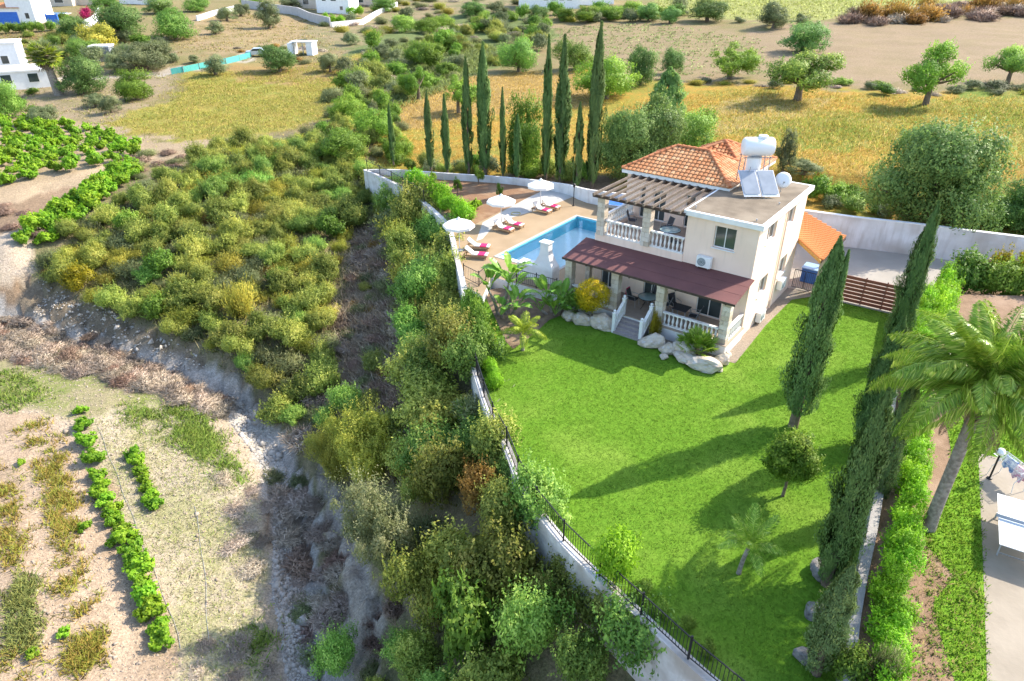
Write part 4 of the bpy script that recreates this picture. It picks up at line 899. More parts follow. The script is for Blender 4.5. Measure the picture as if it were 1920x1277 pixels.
# ------------------------------------------------------------------ gates
GT = empty('iron_gate', L(-.15, 9.9, .02), ROT, 'small black iron double gate between villa wall and stone pillar', 'gate')
for x0 in (.02, .70):
    lf = MB().box(x0, x0+.03, -.015, .015, .06, 1.25).box(x0+.62, x0+.65, -.015, .015, .06, 1.25).box(x0+.03, x0+.62, -.015, .015, .06, .09).box(x0+.03, x0+.62, -.015, .015, 1.21, 1.25).build('leaf', BLACK, GT)
    bm_ = _bars.setdefault('gatebar', MB().box(-.008, .008, -.008, .008, .09, 1.21).mesh('bar', BLACK))
    for k in range(5): link('bar', bm_, None, lf, (x0+.11+k*.107, 0, 0))
ga, gb = G(1537,556,0), G(1690,592,0); gd = (gb-ga); glen = gd.length; grot = math.atan2(gd.y, gd.x)
SG = empty('slatted_gate', ga, grot, 'long driveway gate of red-brown horizontal slats with pale gaps', 'gate')
SLM = MB().box(0, glen, -.02, .02, 0, .19).mesh('slat', WOODR)
for k in range(7): link('slat', SLM, None, SG, (0, 0, .12+k*.235))
for k in range(5): MB().box(glen*k/4-.035, glen*k/4+.035, .025, .085, 0, 1.78).build('post', M('gate_post_brown', (.13,.05,.035), None, rough=.6) if k == 0 else MATS['gate_post_brown'], SG)
MB().box(-.1, glen+.1, -.12, .14, -.1, .07).build('plinth', DRIVE, SG)
# ------------------------------------------------------------------ neighbour's terrace things
ta, tb = G(1870,923,.942+.76), G(1874,1022,.942+.76); td = (tb-ta); trot = math.atan2(td.y, td.x)
mid = (ta+tb)/2; nrm = Vector((-td.y, td.x, 0)).normalized(); nrm = nrm if nrm.x > 0 else -nrm
PTOP = M('grey_white_tabletop', (.70,.74,.78), (.66,.70,.75), 1, .3)
tennis_table(Vector((mid.x, mid.y, .942))+nrm*.76, trot+math.pi/2, PTOP, 'pale grey table tennis table with its net up on the stamped terrace')
DRK = empty('drying_rack', G(1884,905,.942), RAD(12), 'white wire clothes drying rack with blue and pink laundry', 'drying rack')
for y in (-.55, .55): MB().tube([(-.27,y,0),(-.27,y*.9,.45),(.27,y*.9,.95)], .012, 6).tube([(.27,y,0),(.27,y*.9,.45),(-.27,y*.9,.95)], .012, 6).build('leg', TANKW, DRK)
MB().tube([(-.3,-.6,.96),(.3,-.6,.96),(.3,.6,.96),(-.3,.6,.96),(-.3,-.6,.96)], .013, 6).build('frame', TANKW, DRK)
for k in range(9): MB().tube([(-.26+k*.065,-.6,.96),(-.26+k*.065,.6,.96)], .006, 4).build('wire', TANKW, DRK)
def cloth(name, x, y0, y1, drop, mat, label):
    vs = []; n = 10
    for k in range(n+1):
        y = y0+(y1-y0)*k/n; s = .02*math.sin(k*1.7)
        vs += [(x-.09+s, y, .97-drop*(.85+.15*math.sin(k))), (x-.02, y, .985), (x+.02, y, .985), (x+.09+s, y, .97-drop*.9)]
    o = MB().add(vs, [(4*k+i, 4*k+i+1, 4*k+5+i, 4*k+4+i) for k in range(n) for i in range(3)], True).build(name, mat, None, DRK.location, (0, 0, RAD(12)))
    tag(o, label, 'laundry', 'laundry on the drying rack')
cloth('laundry', .1, -.1, .4, .5, M('blue_white_cloth', (.62,.68,.80), (.08,.18,.48), 6, .95), 'blue and white cloth hanging on the drying rack'); cloth('laundry', 0, -.55, -.15, .55, M('pink_white_cloth', (.80,.70,.74), (.62,.25,.38), 14, .95), 'pink striped cloth hanging from the rack end by the globe lamp')
# ------------------------------------------------------------------ boulders
def rock_mesh(name, seed, mat, sub=3):
    bm = bmesh.new(); bmesh.ops.create_icosphere(bm, subdivisions=sub, radius=1); r = random.Random(seed)
    pl = [(Vector((r.gauss(0, 1), r.gauss(0, 1), r.gauss(0, 1))).normalized(), r.uniform(.62, .95)) for _ in range(14)]
    for v in bm.verts:
        d = v.co.normalized(); k = 1.0
        for n_, c in pl:
            q = d.dot(n_)
            if q > 0: k = min(k, c/q)
        k = round(k*22)/22*.55+k*.45
        v.co = d*k*(1+.05*math.sin(7*d.x+seed)*math.cos(6*d.y)+.03*math.sin(17*d.z+5*d.x))
    me = bpy.data.meshes.new(name); bm.to_mesh(me); bm.free(); me.materials.append(mat); return me
RM_ = [rock_mesh('boulder', s, ROCKM) for s in range(5)]; RG_ = [rock_mesh('boulder', s+20, ROCKG) for s in range(3)]
RK = [(1128,612,.85,.55,.62),(1092,606,.55,.45,.5),(1068,598,.45,.4,.42),(1155,605,.28,.3,.3),(1222,648,.75,.5,.55),(1253,660,.5,.4,.4),(1281,664,.72,.5,.58),(1285,676,.72,.42,.34),(1322,690,.95,.6,.5),(1352,680,.45,.4,.4),(1360,668,.3,.28,.25),(1344,694,.3,.25,.22),(1245,672,.25,.2,.2)]
for i, (px, py, a, b2, c) in enumerate(RK):
    p = G(px, py, 0); o = link('boulder', RM_[i % 5], None, None, (p.x, p.y, c*.42), (rnd.uniform(-.2,.2), rnd.uniform(-.2,.2), ROT+rnd.uniform(-.4,.4)), (a*1.08, b2*1.12, c*.86))
    side = 'between the yellow ball shrub and the stair foot' if px < 1200 else 'along the bed below the porch balustrade'
    tag(o, ('large' if a > .6 else 'small')+' pale limestone boulder '+side, 'boulder', ('large' if a > .6 else 'small')+' boulders '+side)
for i, (px, py, a) in enumerate([(1526,1152,.40),(1508,1238,.36),(1538,1075,.5)]):
    p = G(px, py, 0); o = link('boulder', RG_[i % 3], None, None, (p.x, p.y, a*.35), (0, 0, rnd.uniform(0, 6)), (a, a*.8, a*.75)); tag(o, 'grey boulder at the lawn edge under the boundary cypresses', 'boulder', 'grey boulders under the boundary cypresses')
pl = G(1200,650,0); 
sheet('rockery_soil', [tuple(L(a, b2)[:2]) for a, b2 in [(.1,-.9),(.2,-2.2),(1.6,-2.3),(3.2,-2.0),(4.1,-1.9),(4.1,-.86)]], .02, GRAVEL); sheet('rockery_soil', [tuple(L(a, b2)[:2]) for a, b2 in [(5.95,-.86),(5.95,-1.9),(7.4,-2.0),(8.9,-1.9),(10,-1.6),(10,-.86)]], .02, MULCH)
# ------------------------------------------------------------------ plant builders
def unit(a): return a/np.maximum(np.linalg.norm(a, axis=-1, keepdims=True), 1e-6)
def leaf_quads(C, N, T, ln, wd, bend=.0):
    """rhombic leaves: centre, normal, direction, length, width"""
    T = unit(T-N*np.sum(T*N, -1, keepdims=True)); B = np.cross(N, T); ln = np.asarray(ln)[..., None]; wd = np.asarray(wd)[..., None]
    V = np.stack([C-T*ln/2, C-B*wd/2, C+T*ln/2-N*ln*bend, C+B*wd/2], 1); n = len(C)
    return V.reshape(-1, 3), np.arange(4*n).reshape(n, 4)
def cloud(rng, clumps, n, ln, wd, out=(0, 0, 0), updir=.25, lv_clump=.5, nb=.55, keep=.55, inner=.62, shoots=0, shoot_len=.5):
    cl = np.array(clumps); c = cl[:, :3]; r = cl[:, 3]; w = r**2; k = rng.choice(len(cl), n, p=w/w.sum())
    d = unit(rng.normal(size=(n, 3))+np.array([0, 0, updir])); rad = r[k]*np.clip(rng.normal(.88, .2, n), .3, 1.4)
    P = c[k]+d*rad[:, None]*np.array([1, 1, .9])
    ok = np.ones(n, bool)
    for j in range(len(cl)):
        dd = np.linalg.norm(P-c[j], axis=1); ok &= ~((dd < r[j]*keep) & (k != j))
    ok &= P[:, 2] > .02
    P, d, k = P[ok], d[ok], k[ok]; n = len(P)
    if shoots:
        q = rng.choice(n, shoots); t = np.tile(np.linspace(.1, 1, 9), shoots); q9 = np.repeat(q, 9); dd = unit(d[q]*.6+np.array([0, 0, .9])+rng.normal(size=(shoots, 3))*.35)
        P = np.r_[P, P[q9]+np.repeat(dd, 9, 0)*(t*shoot_len)[:, None]+rng.normal(size=(len(q9), 3))*ln*.22]; d = np.r_[d, unit(np.repeat(dd, 9, 0)+rng.normal(size=(len(q9), 3))*.5)]; k = np.r_[k, k[q9]]; n = len(P)
    o = unit(P-np.array(out)); N = unit(d*.6+o*nb+rng.normal(size=(n, 3))*.45)
    T = rng.normal(size=(n, 3))+d*.8; s = rng.uniform(.7, 1.3, n)
    V, Fc = leaf_quads(P, N, T, ln*s, wd*s, .12)
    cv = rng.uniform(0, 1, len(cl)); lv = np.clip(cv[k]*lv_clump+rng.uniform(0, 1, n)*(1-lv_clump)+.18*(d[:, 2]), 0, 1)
    SN = unit(unit(d*.8+o*.5)*.6+N*.7)
    return V, Fc, np.repeat(lv, 4), np.repeat(SN, 4, 0)
def cloud_mesh(name, mat, *a, **k):
    V, Fc, lv, SN = cloud(*a, **k); return np_mesh(name, V, Fc, mat, {'lv': ('FLOAT', lv)}, smooth=True, normals=SN)
def clumps_dome(rng, n, R, H, r0, r1, zc=.5, zmin=.1, flat=1.0, shell=.55, lobes=6, emin=-.35, lob=(.42, .68, .36, .56)):
    """leaf clumps gathered in a few uneven lobes, so that the outline is irregular"""
    o = []; ax = np.array([R, R, H/2]); off = np.array([0, 0, H*zc]); lb = []
    for i in range(lobes):
        a = 2*np.pi*i/lobes+rng.normal()*.5; e = rng.uniform(emin, .95); d = np.array([np.cos(a)*np.sqrt(max(0, 1-e*e)), np.sin(a)*np.sqrt(max(0, 1-e*e)), e]); lb.append((d*rng.uniform(lob[0], lob[1]), rng.uniform(lob[2], lob[3])))
    lb.append((np.array([0, 0, .1]), lob[3]*1.1)); wl = np.array([q[1]**2 for q in lb]); wl /= wl.sum()
    while len(o) < n:
        c, lr = lb[rng.choice(len(lb), p=wl)]; p = (c+unit(rng.normal(size=3))*lr*rng.uniform(shell, 1.0))*ax+off; r = rng.uniform(r0, r1)
        if p[2] < H*zmin: continue
        o.append((*p, r))
    return o
def limbs(mb, rng, clumps, base_r, h0, n=7):
    mb.tube([(0, 0, -.25), (rng.normal()*.05, rng.normal()*.05, h0*.5), (0, 0, h0)], [base_r*1.25, base_r, base_r*.85], 8)
    for i in rng.choice(len(clumps), min(n, len(clumps)), replace=False):
        c = np.array(clumps[i][:3]); m_ = c*np.array([.45, .45, .5])+np.array([0, 0, h0*.35])
        mb.tube([(0, 0, h0*.85), tuple(m_), tuple(c)], [base_r*.6, base_r*.38, base_r*.12], 6)
    return mb
LM_CAROB = LEAF('leaf_carob', (0.106, 0.223, 0.039), (0.282, 0.455, 0.078), (0.505, 0.66, 0.155))
LM_BRIGHT = LEAF('leaf_bright', (.11,.21,.022), (.22,.36,.042), (.36,.50,.08))
LM_OLIVE = LEAF('leaf_olive', (0.113, 0.148, 0.061), (0.227, 0.27, 0.122), (0.348, 0.383, 0.192))
LM_DARK = LEAF('leaf_dark', (0.087, 0.183, 0.049), (0.214, 0.347, 0.087), (0.347, 0.489, 0.143))
LM_MASTIC = LEAF('leaf_mastic', (0.137, 0.2, 0.036), (0.358, 0.405, 0.073), (0.597, 0.592, 0.133), hue=.02, val=.3)
LM_BROOM = LEAF('leaf_broom', (0.261, 0.294, 0.044), (0.511, 0.489, 0.076), (0.717, 0.63, 0.107), hue=.02)
LM_GREY = LEAF('leaf_greygreen', (0.146, 0.18, 0.068), (0.293, 0.321, 0.135), (0.428, 0.428, 0.214))
LM_RUST = LEAF('leaf_rust', (0.232, 0.145, 0.036), (0.406, 0.232, 0.051), (0.493, 0.348, 0.072))
LM_YELL = LEAF('leaf_yellow', (0.2, 0.19, 0.012), (0.4, 0.32, 0.015), (0.52, 0.4, 0.02), hue=.015, val=.15)
LM_VINE = LEAF('leaf_vine', (.14,.30,.015), (.28,.48,.025), (.44,.60,.06), hue=.015, val=.2)
LM_HEDGE = LEAF('leaf_hedge', (.15,.34,.015), (.27,.52,.02), (.40,.66,.05), hue=.01, val=.15)
LM_CYP = LEAF('leaf_cypress', (0.06, 0.128, 0.027), (0.134, 0.222, 0.052), (0.228, 0.316, 0.087), trans=.12, hue=.012, val=.2)
LM_CYPY = LEAF('leaf_cypress_light', (0.086, 0.148, 0.043), (0.174, 0.244, 0.078), (0.33, 0.365, 0.086), trans=.15, hue=.012, val=.15)
LM_PALM = LEAF('leaf_palm', (0.149, 0.274, 0.026), (0.297, 0.445, 0.046), (0.528, 0.588, 0.132), trans=.25, hue=.01, val=.1, rough=.35)
LM_PALMY = LEAF('leaf_palm_yellow', (0.217, 0.304, 0.029), (0.377, 0.464, 0.043), (0.551, 0.58, 0.087), trans=.3, hue=.01, val=.1)
LM_BAN = LEAF('leaf_banana', (0.128, 0.263, 0.029), (0.226, 0.418, 0.051), (0.344, 0.544, 0.09), trans=.3, hue=.01, val=.15, rough=.35)
LM_DRY = LEAF('dry_twigs', (0.345, 0.268, 0.199), (0.57, 0.467, 0.363), (0.75, 0.639, 0.517), trans=0, hue=.015, val=.3)
LM_DRYB = LEAF('dry_brown_twigs', (0.245, 0.151, 0.108), (0.402, 0.273, 0.201), (0.517, 0.374, 0.273), trans=0, hue=.01, val=.25)
LM_RED = LEAF('leaf_bougainvillea', (0.45, 0.012, 0.08), (0.62, 0.02, 0.13), (0.7, 0.05, 0.2), trans=.3, hue=.01)
def make_tree(name, seed, mat, R, H, n, cl, leaf, trunk=.28, h0=.24, nl=9, rr=(.13, .28), zc=.46, zmin=.05, wratio=.5, low=True):
    rng = np.random.default_rng(seed); C = clumps_dome(rng, cl, R*.80, H*.78, rr[0]*R*1.2, rr[1]*R*1.2, zc*H/(H*.78), zmin, lobes=8 if low else 7, emin=-.95 if low else -.4, lob=(.45, .75, .30, .52) if low else (.58, .88, .22, .40))
    if low:
        for i in range(cl//4):
            a = rng.uniform(0, 6.28); q = rng.uniform(.3, .82)*R; r = rng.uniform(.14, .24)*R; C.append((np.cos(a)*q, np.sin(a)*q, r*.8+rng.uniform(0, .22)*H, r))
    me = cloud_mesh(name+'_crown', mat, rng, C, n, leaf, leaf*wratio, out=(0, 0, H*.45), shoots=int(n/60), shoot_len=R*.16)
    tm = limbs(MB(), rng, C, trunk, H*h0, nl).mesh(name+'_trunk', TRUNK)
    return (tm, me, R, H)
TREES = {
 'bigcarob': [make_tree('bigcarob', 97, LM_DARK, 5.0, 8.6, 56000, 150, .21, rr=(.08, .18), zmin=.02, zc=.46, h0=.15)],
 'carob': [make_tree('carob', 31+k, LM_CAROB, 3.6, 6.0, 19000, 60, .21) for k in range(3)],
 'bright': [make_tree('bright', 41+k, LM_BRIGHT, 3.2, 5.6, 17000, 56, .20) for k in range(3)],
 'olive': [make_tree('olive', 51+k, LM_OLIVE, 2.6, 4.6, 11000, 36, .20, wratio=.35) for k in range(2)],
 'dark': [make_tree('dark', 61+k, LM_DARK, 3.2, 5.4, 19000, 60, .20) for k in range(2)],
 'open': [make_tree('open', 71+k, LM_CAROB, 3.6, 6.0, 12000, 38, .21, rr=(.11, .22), h0=.34, nl=16, low=False) for k in range(3)],
 'openb': [make_tree('openb', 81+k, LM_BRIGHT, 3.6, 6.0, 11000, 36, .21, rr=(.11, .21), h0=.36, nl=16, low=False) for k in range(2)],
}
def shrub_mesh(name, seed, mat, R, H, n, cl, leaf, rr=(.2, .38), wratio=.5, zmin=.05, updir=.3, **kw):
    rng = np.random.default_rng(seed); C = clumps_dome(rng, cl, R*.78, H*1.25, rr[0]*R, rr[1]*R, .38, zmin, shell=.35)
    C = [(x, y, max(z, r*.4), r) for x, y, z, r in C]
    return cloud_mesh(name, mat, rng, C, n, leaf, leaf*wratio, out=(0, 0, H*.2), updir=updir, shoots=int(n/48), shoot_len=R*.32, **kw)
def spiky_mesh(name, seed, mat, R, H, n, ln, wd, spread=.9, curve=.4, low=.0):
    """upright fine branches: broom, dry brush, twigs"""
    rng = np.random.default_rng(seed); a = rng.uniform(0, 2*np.pi, n); t = rng.uniform(0, 1, n)**.6; e = rng.uniform(low, 1, n)
    q = rng.integers(0, 26, n); ca = rng.uniform(0, 2*np.pi, 26); cr = rng.uniform(.1, .8, 26); ch = rng.uniform(.5, 1, 26)
    el = e*ch[q]; D = np.stack([np.cos(a)*spread, np.sin(a)*spread, np.full(n, .75)], -1)*1.0; D = unit(D+rng.normal(size=(n, 3))*.35)
    base = np.stack([np.cos(ca[q])*cr[q]*R, np.sin(ca[q])*cr[q]*R, np.zeros(n)], -1)
    P = base*(.4+.6*el[:, None])+D*np.array([R*.5, R*.5, H])*el[:, None]
    P[:, 2] = np.maximum(P[:, 2], .03)
    N = unit(rng.normal(size=(n, 3))+np.array([0, 0, .6])); s = rng.uniform(.6, 1.3, n)
    V, Fc = leaf_quads(P, N, D, ln*s, wd*s, .05)
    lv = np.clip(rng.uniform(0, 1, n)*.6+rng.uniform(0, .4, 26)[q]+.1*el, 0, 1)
    SN = unit(unit(P-np.array([0, 0, H*.15]))*.8+N*.5)
    return np_mesh(name, V, Fc, mat, {'lv': ('FLOAT', np.repeat(lv, 4))}, smooth=True, normals=np.repeat(SN, 4, 0))
SHR = {
 'mastic': [shrub_mesh('mastic', 100+k, LM_MASTIC, 1.6, 1.7, 9500, 40, .115, rr=(.14, .32)) for k in range(5)],
 'masticd': [shrub_mesh('masticd', 110+k, LM_CAROB, 1.7, 2.0, 9500, 40, .12, rr=(.14, .32)) for k in range(3)],
 'broom': [spiky_mesh('broom', 120+k, LM_BROOM, 1.5, 1.5, 8000, .20, .034) for k in range(3)],
 'greyb': [spiky_mesh('greyb', 130+k, LM_GREY, 1.4, 1.2, 7500, .18, .034) for k in range(3)],
 'rust': [spiky_mesh('rust', 140+k, LM_RUST, 1.2, 1.1, 3200, .2, .05) for k in range(2)],
 'dry': [spiky_mesh('dry', 150+k, LM_DRY, 1.5, 1.0, 6000, .42, .028, 1.5) for k in range(3)],
 'dryb': [spiky_mesh('dryb', 155+k, LM_DRYB, 1.6, 1.1, 6000, .42, .028, 1.4) for k in range(2)],
 'green': [shrub_mesh('green', 160+k, LM_BRIGHT, 1.3, 1.5, 4200, 20, .15) for k in range(3)],
 'vine': [shrub_mesh('vine', 170+k, LM_VINE, .75, .75, 1500, 22, .13, rr=(.10, .26), wratio=.8, zmin=.12) for k in range(4)],
 'hedge': [shrub_mesh('hedge', 180+k, LM_HEDGE, .9, 1.1, 4200, 18, .10, rr=(.3, .45)) for k in range(4)],
 'olives': [shrub_mesh('olives', 185+k, LM_OLIVE, 1.4, 1.6, 3800, 22, .15, wratio=.4) for k in range(2)],
 'broombig': [shrub_mesh('broombig', 186, LM_BROOM, 2.6, 2.6, 26000, 90, .12, rr=(.07, .17), wratio=.28, updir=.6)],
 'greybig': [shrub_mesh('greybig', 187, LM_GREY, 2.6, 3.0, 28000, 100, .11, rr=(.06, .16), wratio=.32, updir=.6)],
 'yellow': [shrub_mesh('yellow', 190+k, LM_YELL, 1.2, 1.3, 4000, 18, .12) for k in range(2)],
 'red': [shrub_mesh('red', 195, LM_RED, 1.4, 1.7, 3000, 16, .16)],
}
def cypress_mesh(name, seed, mat, R, H, n, bottom=.02, ln=.34, wd=.085, fork=None, lean=(0, 0), prof=(.22, .35)):
    rng = np.random.default_rng(seed); m0 = max(150, n//85); sh = rng.uniform(bottom, 1, m0)**.92; sa = rng.uniform(0, 2*np.pi, m0); sr = np.clip(rng.normal(1, .17, m0), .6, 1.5); sq = rng.integers(0, m0, n)
    up = rng.uniform(-.35, 1, n); h = np.clip(sh[sq]+up*.08+rng.normal(size=n)*.004, bottom, 1); a = sa[sq]+rng.normal(size=n)*.22*(1-.5*np.maximum(up, 0))
    f = np.interp(h, [bottom, bottom+.05, prof[0], prof[1], .6, .8, .93, 1], [.25, .7, .95, 1, .86, .6, .3, .03])
    lump = 1+.16*np.sin(3*a+9*h+seed)+.12*np.sin(5*a-17*h+2*seed)+.10*np.sin(31*h+2*a)
    r = R*f*lump*sr[sq]*(.90+.13*up)*rng.uniform(.80, 1.05, n)
    P = np.stack([np.cos(a)*r+lean[0]*h*H, np.sin(a)*r+lean[1]*h*H, h*H], -1); d = np.stack([np.cos(a), np.sin(a), np.zeros(n)], -1)
    if fork:
        for fx, fy, h0, h1, fr_ in fork:
            m_ = int(n*.22); hh = rng.uniform(0, 1, m_); aa = rng.uniform(0, 2*np.pi, m_); rr = R*fr_*np.interp(hh, [0, .3, .8, 1], [.6, 1, .6, .05])*rng.uniform(.6, 1.1, m_)
            z = H*(h0+(h1-h0)*hh); Q = np.stack([np.cos(aa)*rr+fx*np.minimum(1, hh*2.2)+lean[0]*z, np.sin(aa)*rr+fy*np.minimum(1, hh*2.2)+lean[1]*z, z], -1)
            P = np.r_[P, Q]; d = np.r_[d, np.stack([np.cos(aa), np.sin(aa), np.zeros(m_)], -1)]
    n = len(P); N = unit(d*.8+rng.normal(size=(n, 3))*.45); T = np.array([0, 0, 1.0])+d*.35+rng.normal(size=(n, 3))*.22; s = rng.uniform(.6, 1.3, n)
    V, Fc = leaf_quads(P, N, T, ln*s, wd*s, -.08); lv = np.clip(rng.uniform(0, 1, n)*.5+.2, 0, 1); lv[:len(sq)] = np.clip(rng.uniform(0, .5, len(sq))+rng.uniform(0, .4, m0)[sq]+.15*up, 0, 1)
    SN = unit(d*.75+N*.5+np.array([0, 0, .25]))
    return np_mesh(name, V, Fc, mat, {'lv': ('FLOAT', np.repeat(lv, 4))}, smooth=True, normals=np.repeat(SN, 4, 0))
CYP = [cypress_mesh('cypress_crown', 200, LM_CYP, .62, 10, 15000), cypress_mesh('cypress_crown', 201, LM_CYP, .62, 10, 15000, fork=[(.35, .2, .3, .85, .6)]), cypress_mesh('cypress_crown', 202, LM_CYP, .58, 10, 15000, prof=(.3, .5))]
CYTR = MB().tube([(0, 0, -.3), (0, 0, 1), (0, 0, 8)], [.14, .12, .03], 8).mesh('cypress_trunk', TRUNK)
def tree_at(kind, bx, by, wpx, topy, label, name='broadleaf_tree', var=None, group=None, base=None, cat='tree'):
    p = base if base is not None else hit(bx, by)
    D = p.y*CT-(p.z-CAM_H)*ST; wm = wpx*D/F; hm = max(.8, height_at(bx, topy, p.x, p.y)-p.z)
    lst = TREES[kind]; tm, me, R, H = lst[(int(bx)+int(by)) % len(lst) if var is None else var]
    o = empty(name, p, rnd.uniform(0, 6.28), label, cat, group); sx = wm/2/R*1.12; sz = hm/H*1.03
    link('trunk', tm, None, o, None, None, (sx, sx, sz)); link('crown', me, None, o, None, None, (sx, sx, sz)); return o
def shrub_at(kind, bx, by, wpx, topy, label, name='shrub', group=None, cat='shrub', p=None, sq=1.0):
    p = p if p is not None else hit(bx, by)
    D = p.y*CT-(p.z-CAM_H)*ST; wm = wpx*D/F; hm = max(.4, (height_at(bx, topy, p.x, p.y)-p.z)*sq) if topy is not None else wm*.62
    me = rnd.choice(SHR[kind]); dm = max(me.vertices[0].co.x*0+1, 1); bb = BB(me)
    o = link(name, me, None, None, p-Vector((0, 0, .05)), (0, 0, rnd.uniform(0, 6.28)), (wm/bb[0], wm/bb[0], hm/bb[1])); return tag(o, label, cat, group)
_bbc = {}
def BB(me):
    if me.name not in _bbc:
        c = np.empty(len(me.vertices)*3, np.float32); me.vertices.foreach_get('co', c); c = c.reshape(-1, 3)
        _bbc[me.name] = (float(np.ptp(c[:, 0])+np.ptp(c[:, 1]))/2, float(np.percentile(c[:, 2], 99.5)))
    return _bbc[me.name]
def cypress_at(bx, by, tx, topy, wpx, label, var=0, group=None, base=None, mat=None, mesh=None, h=None):
    p = base if base is not None else hit(bx, by)
    D = p.y*CT-(p.z-CAM_H)*ST; hm = h or height_at(tx, topy, p.x, p.y)-p.z; wm = wpx*D/F
    o = empty('cypress_tree', p, rnd.uniform(0, 6.28), label, 'tree', group); me = mesh or CYP[var]; bb = BB(me)
    link('trunk', CYTR, None, o, None, None, (wm/1.3, wm/1.3, hm/10)); link('crown', me, None, o, None, None, (wm/bb[0], wm/bb[0], hm/10)); return o
def world_pts(poly, n, rng, mind=0, pts=None, maxtry=40, pad=None):
    """random ground points inside a region traced in the photograph, evenly spread in the world"""
    hp = [hit(*q) for q in poly]; xs = [q.x for q in hp]; ys = [q.y for q in hp]; out = [] ; N = n*6
    for _ in range(maxtry):
        P = np.stack([rng.uniform(min(xs)-1, max(xs)+1, N), rng.uniform(min(ys)-1, max(ys)+1, N)], -1); z = hgt(P); P3 = np.c_[P, z]
        P3 = P3[inside(project(P3), poly)]
        if mind <= 0:
            out += list(P3)
            if len(out) >= n: return np.array(out[:n])
            continue
        for q in P3:
            ref = pts if pts is not None else out
            if all((q[0]-r[0])**2+(q[1]-r[1])**2 > (mind*mind if pts is None else ((mind+r[2])*.5)**2) for r in ref):
                out.append(q)
                if pts is not None: pts.append((q[0], q[1], mind))
            if len(out) >= n: return np.array(out)
    return np.array(out) if out else np.zeros((0, 3))
BL = {}
def blades(name, P, h, wd, cols, rng, label, cat, tilt=.35, mat=None, h_var=.5, per=1, spread=.1, kind='stuff', flat=False):
    """grass: one narrow triangle per blade, colours picked per tuft"""
    n = len(P)*per; base = np.repeat(P, per, 0)+np.c_[rng.normal(size=(n, 2))*spread, np.zeros(n)]
    a = rng.uniform(0, 2*np.pi, n); side = np.stack([np.cos(a), np.sin(a), np.zeros(n)], -1)
    hh = h*rng.uniform(1-h_var, 1+h_var, n); lean = rng.normal(size=(n, 2))*tilt*hh[:, None]; tip = base+np.c_[lean, hh]
    w_ = wd*rng.uniform(.6, 1.4, n)[:, None]
    fl = np.sign(np.cross(side, tip-base)[:, 2:3]); side = side*np.where(fl == 0, 1, fl)
    V = np.stack([base-side*w_/2-[0, 0, .02], base+side*w_/2-[0, 0, .02], tip], 1).reshape(-1, 3)
    c = np.array(cols)[np.repeat(rng.integers(0, len(cols), len(P)), per)]*rng.uniform(.75, 1.25, (n, 1)); ca = np.repeat(np.c_[c, np.ones(n)], 3, 0)
    nn = unit(np.c_[rng.normal(size=(n, 2))*.35, np.ones(n)])
    me = np_mesh(name, V, np.arange(3*n).reshape(n, 3), mat or GRASSM, {'ca': ('FLOAT_COLOR', ca)}, smooth=True, normals=np.repeat(nn, 3, 0))
    o = link(name, me); tag(o, label, cat, None, kind); return o
GRASSM = VCOL('grass_blades', trans=.25)
# ------------------------------------------------------------------ cypresses
ROWC = [((738,306),(729,195),15),((808,317),(801,171),21),((839,322),(831,178),20),((879,324),(871,109),25),((910,321),(911,82),37),((943,330),(943,166),17),((970,335),(971,215),22),((1023,335),(1032,69),26),((1050,339),(1059,69),36),((1081,353),(1086,193),24),((1110,350),(1124,45),38)]
ORD = ['first','second','third','fourth','fifth','sixth','seventh','eighth','ninth','tenth','eleventh']
for i, (b_, t_, w_) in enumerate(ROWC):
    cypress_at(*b_, *t_, w_*1.05, '%s slender dark cypress counted from the white wall corner in the pool garden row' % ORD[i], i % 3, 'cypresses in a row behind the pool', base=G(*b_, ZD))
CYL = cypress_mesh('lawn_cypress_crown', 210, LM_CYP, 1.0, 10, 34000, bottom=.07, ln=.20, wd=.055, fork=[(.5, -.3, .45, .95, .3), (.35, .4, .25, .55, .45)], prof=(.18, .3))
p = G(1487,800,0); cypress_at(1487,800,1580,447, 90, 'stout dark green cypress with forked top standing alone on the lawn', mesh=CYL, base=p).rotation_euler = (0, 0, 0)
CYB = cypress_mesh('boundary_cypress_crown', 211, LM_CYP, 1.0, 10, 34000, ln=.20, wd=.055, fork=[(.4, .2, .2, .8, .6)])
CYO = cypress_mesh('light_cypress_crown', 212, LM_CYPY, 1.0, 10, 30000, ln=.19, wd=.05)
def inb(px, py, z=0): return G(px, py, z)
cypress_at(1662,688,1762,380, 62, 'tallest cypress of the boundary row, rising behind the palm fronds', mesh=CYB, base=inb(1662,688))
cypress_at(1618,838,1706,596, 84, 'dark cypress of the boundary row half hidden under the palm fronds', mesh=CYB, base=inb(1618,838))
cypress_at(1548,1095,1662,730, 100, 'broad dark cypress leaning over grey boulders on the boundary', mesh=CYB, base=inb(1548,1095))
cypress_at(1632,960,1728,705, 62, 'paler olive cypress beside the bright green hedge', mesh=CYO, base=inb(1632,960))
cypress_at(1530,1262,1605,1062, 95, 'short bushy cypress with yellowish tips at the bottom of the boundary', mesh=CYO, base=inb(1530,1262))
CON = cypress_mesh('conifer_crown', 215, LM_DARK, 2.6, 10, 9000, bottom=.12, ln=.55, wd=.16, prof=(.2, .25))
o = empty('conifer', hit(1243,262), 0, 'dark pointed conifer rising behind the villa roof', 'tree'); link('trunk', CYTR, None, o, None, None, (1.6, 1.6, .8)); link('crown', CON, None, o, None, None, (.75, .75, .72))
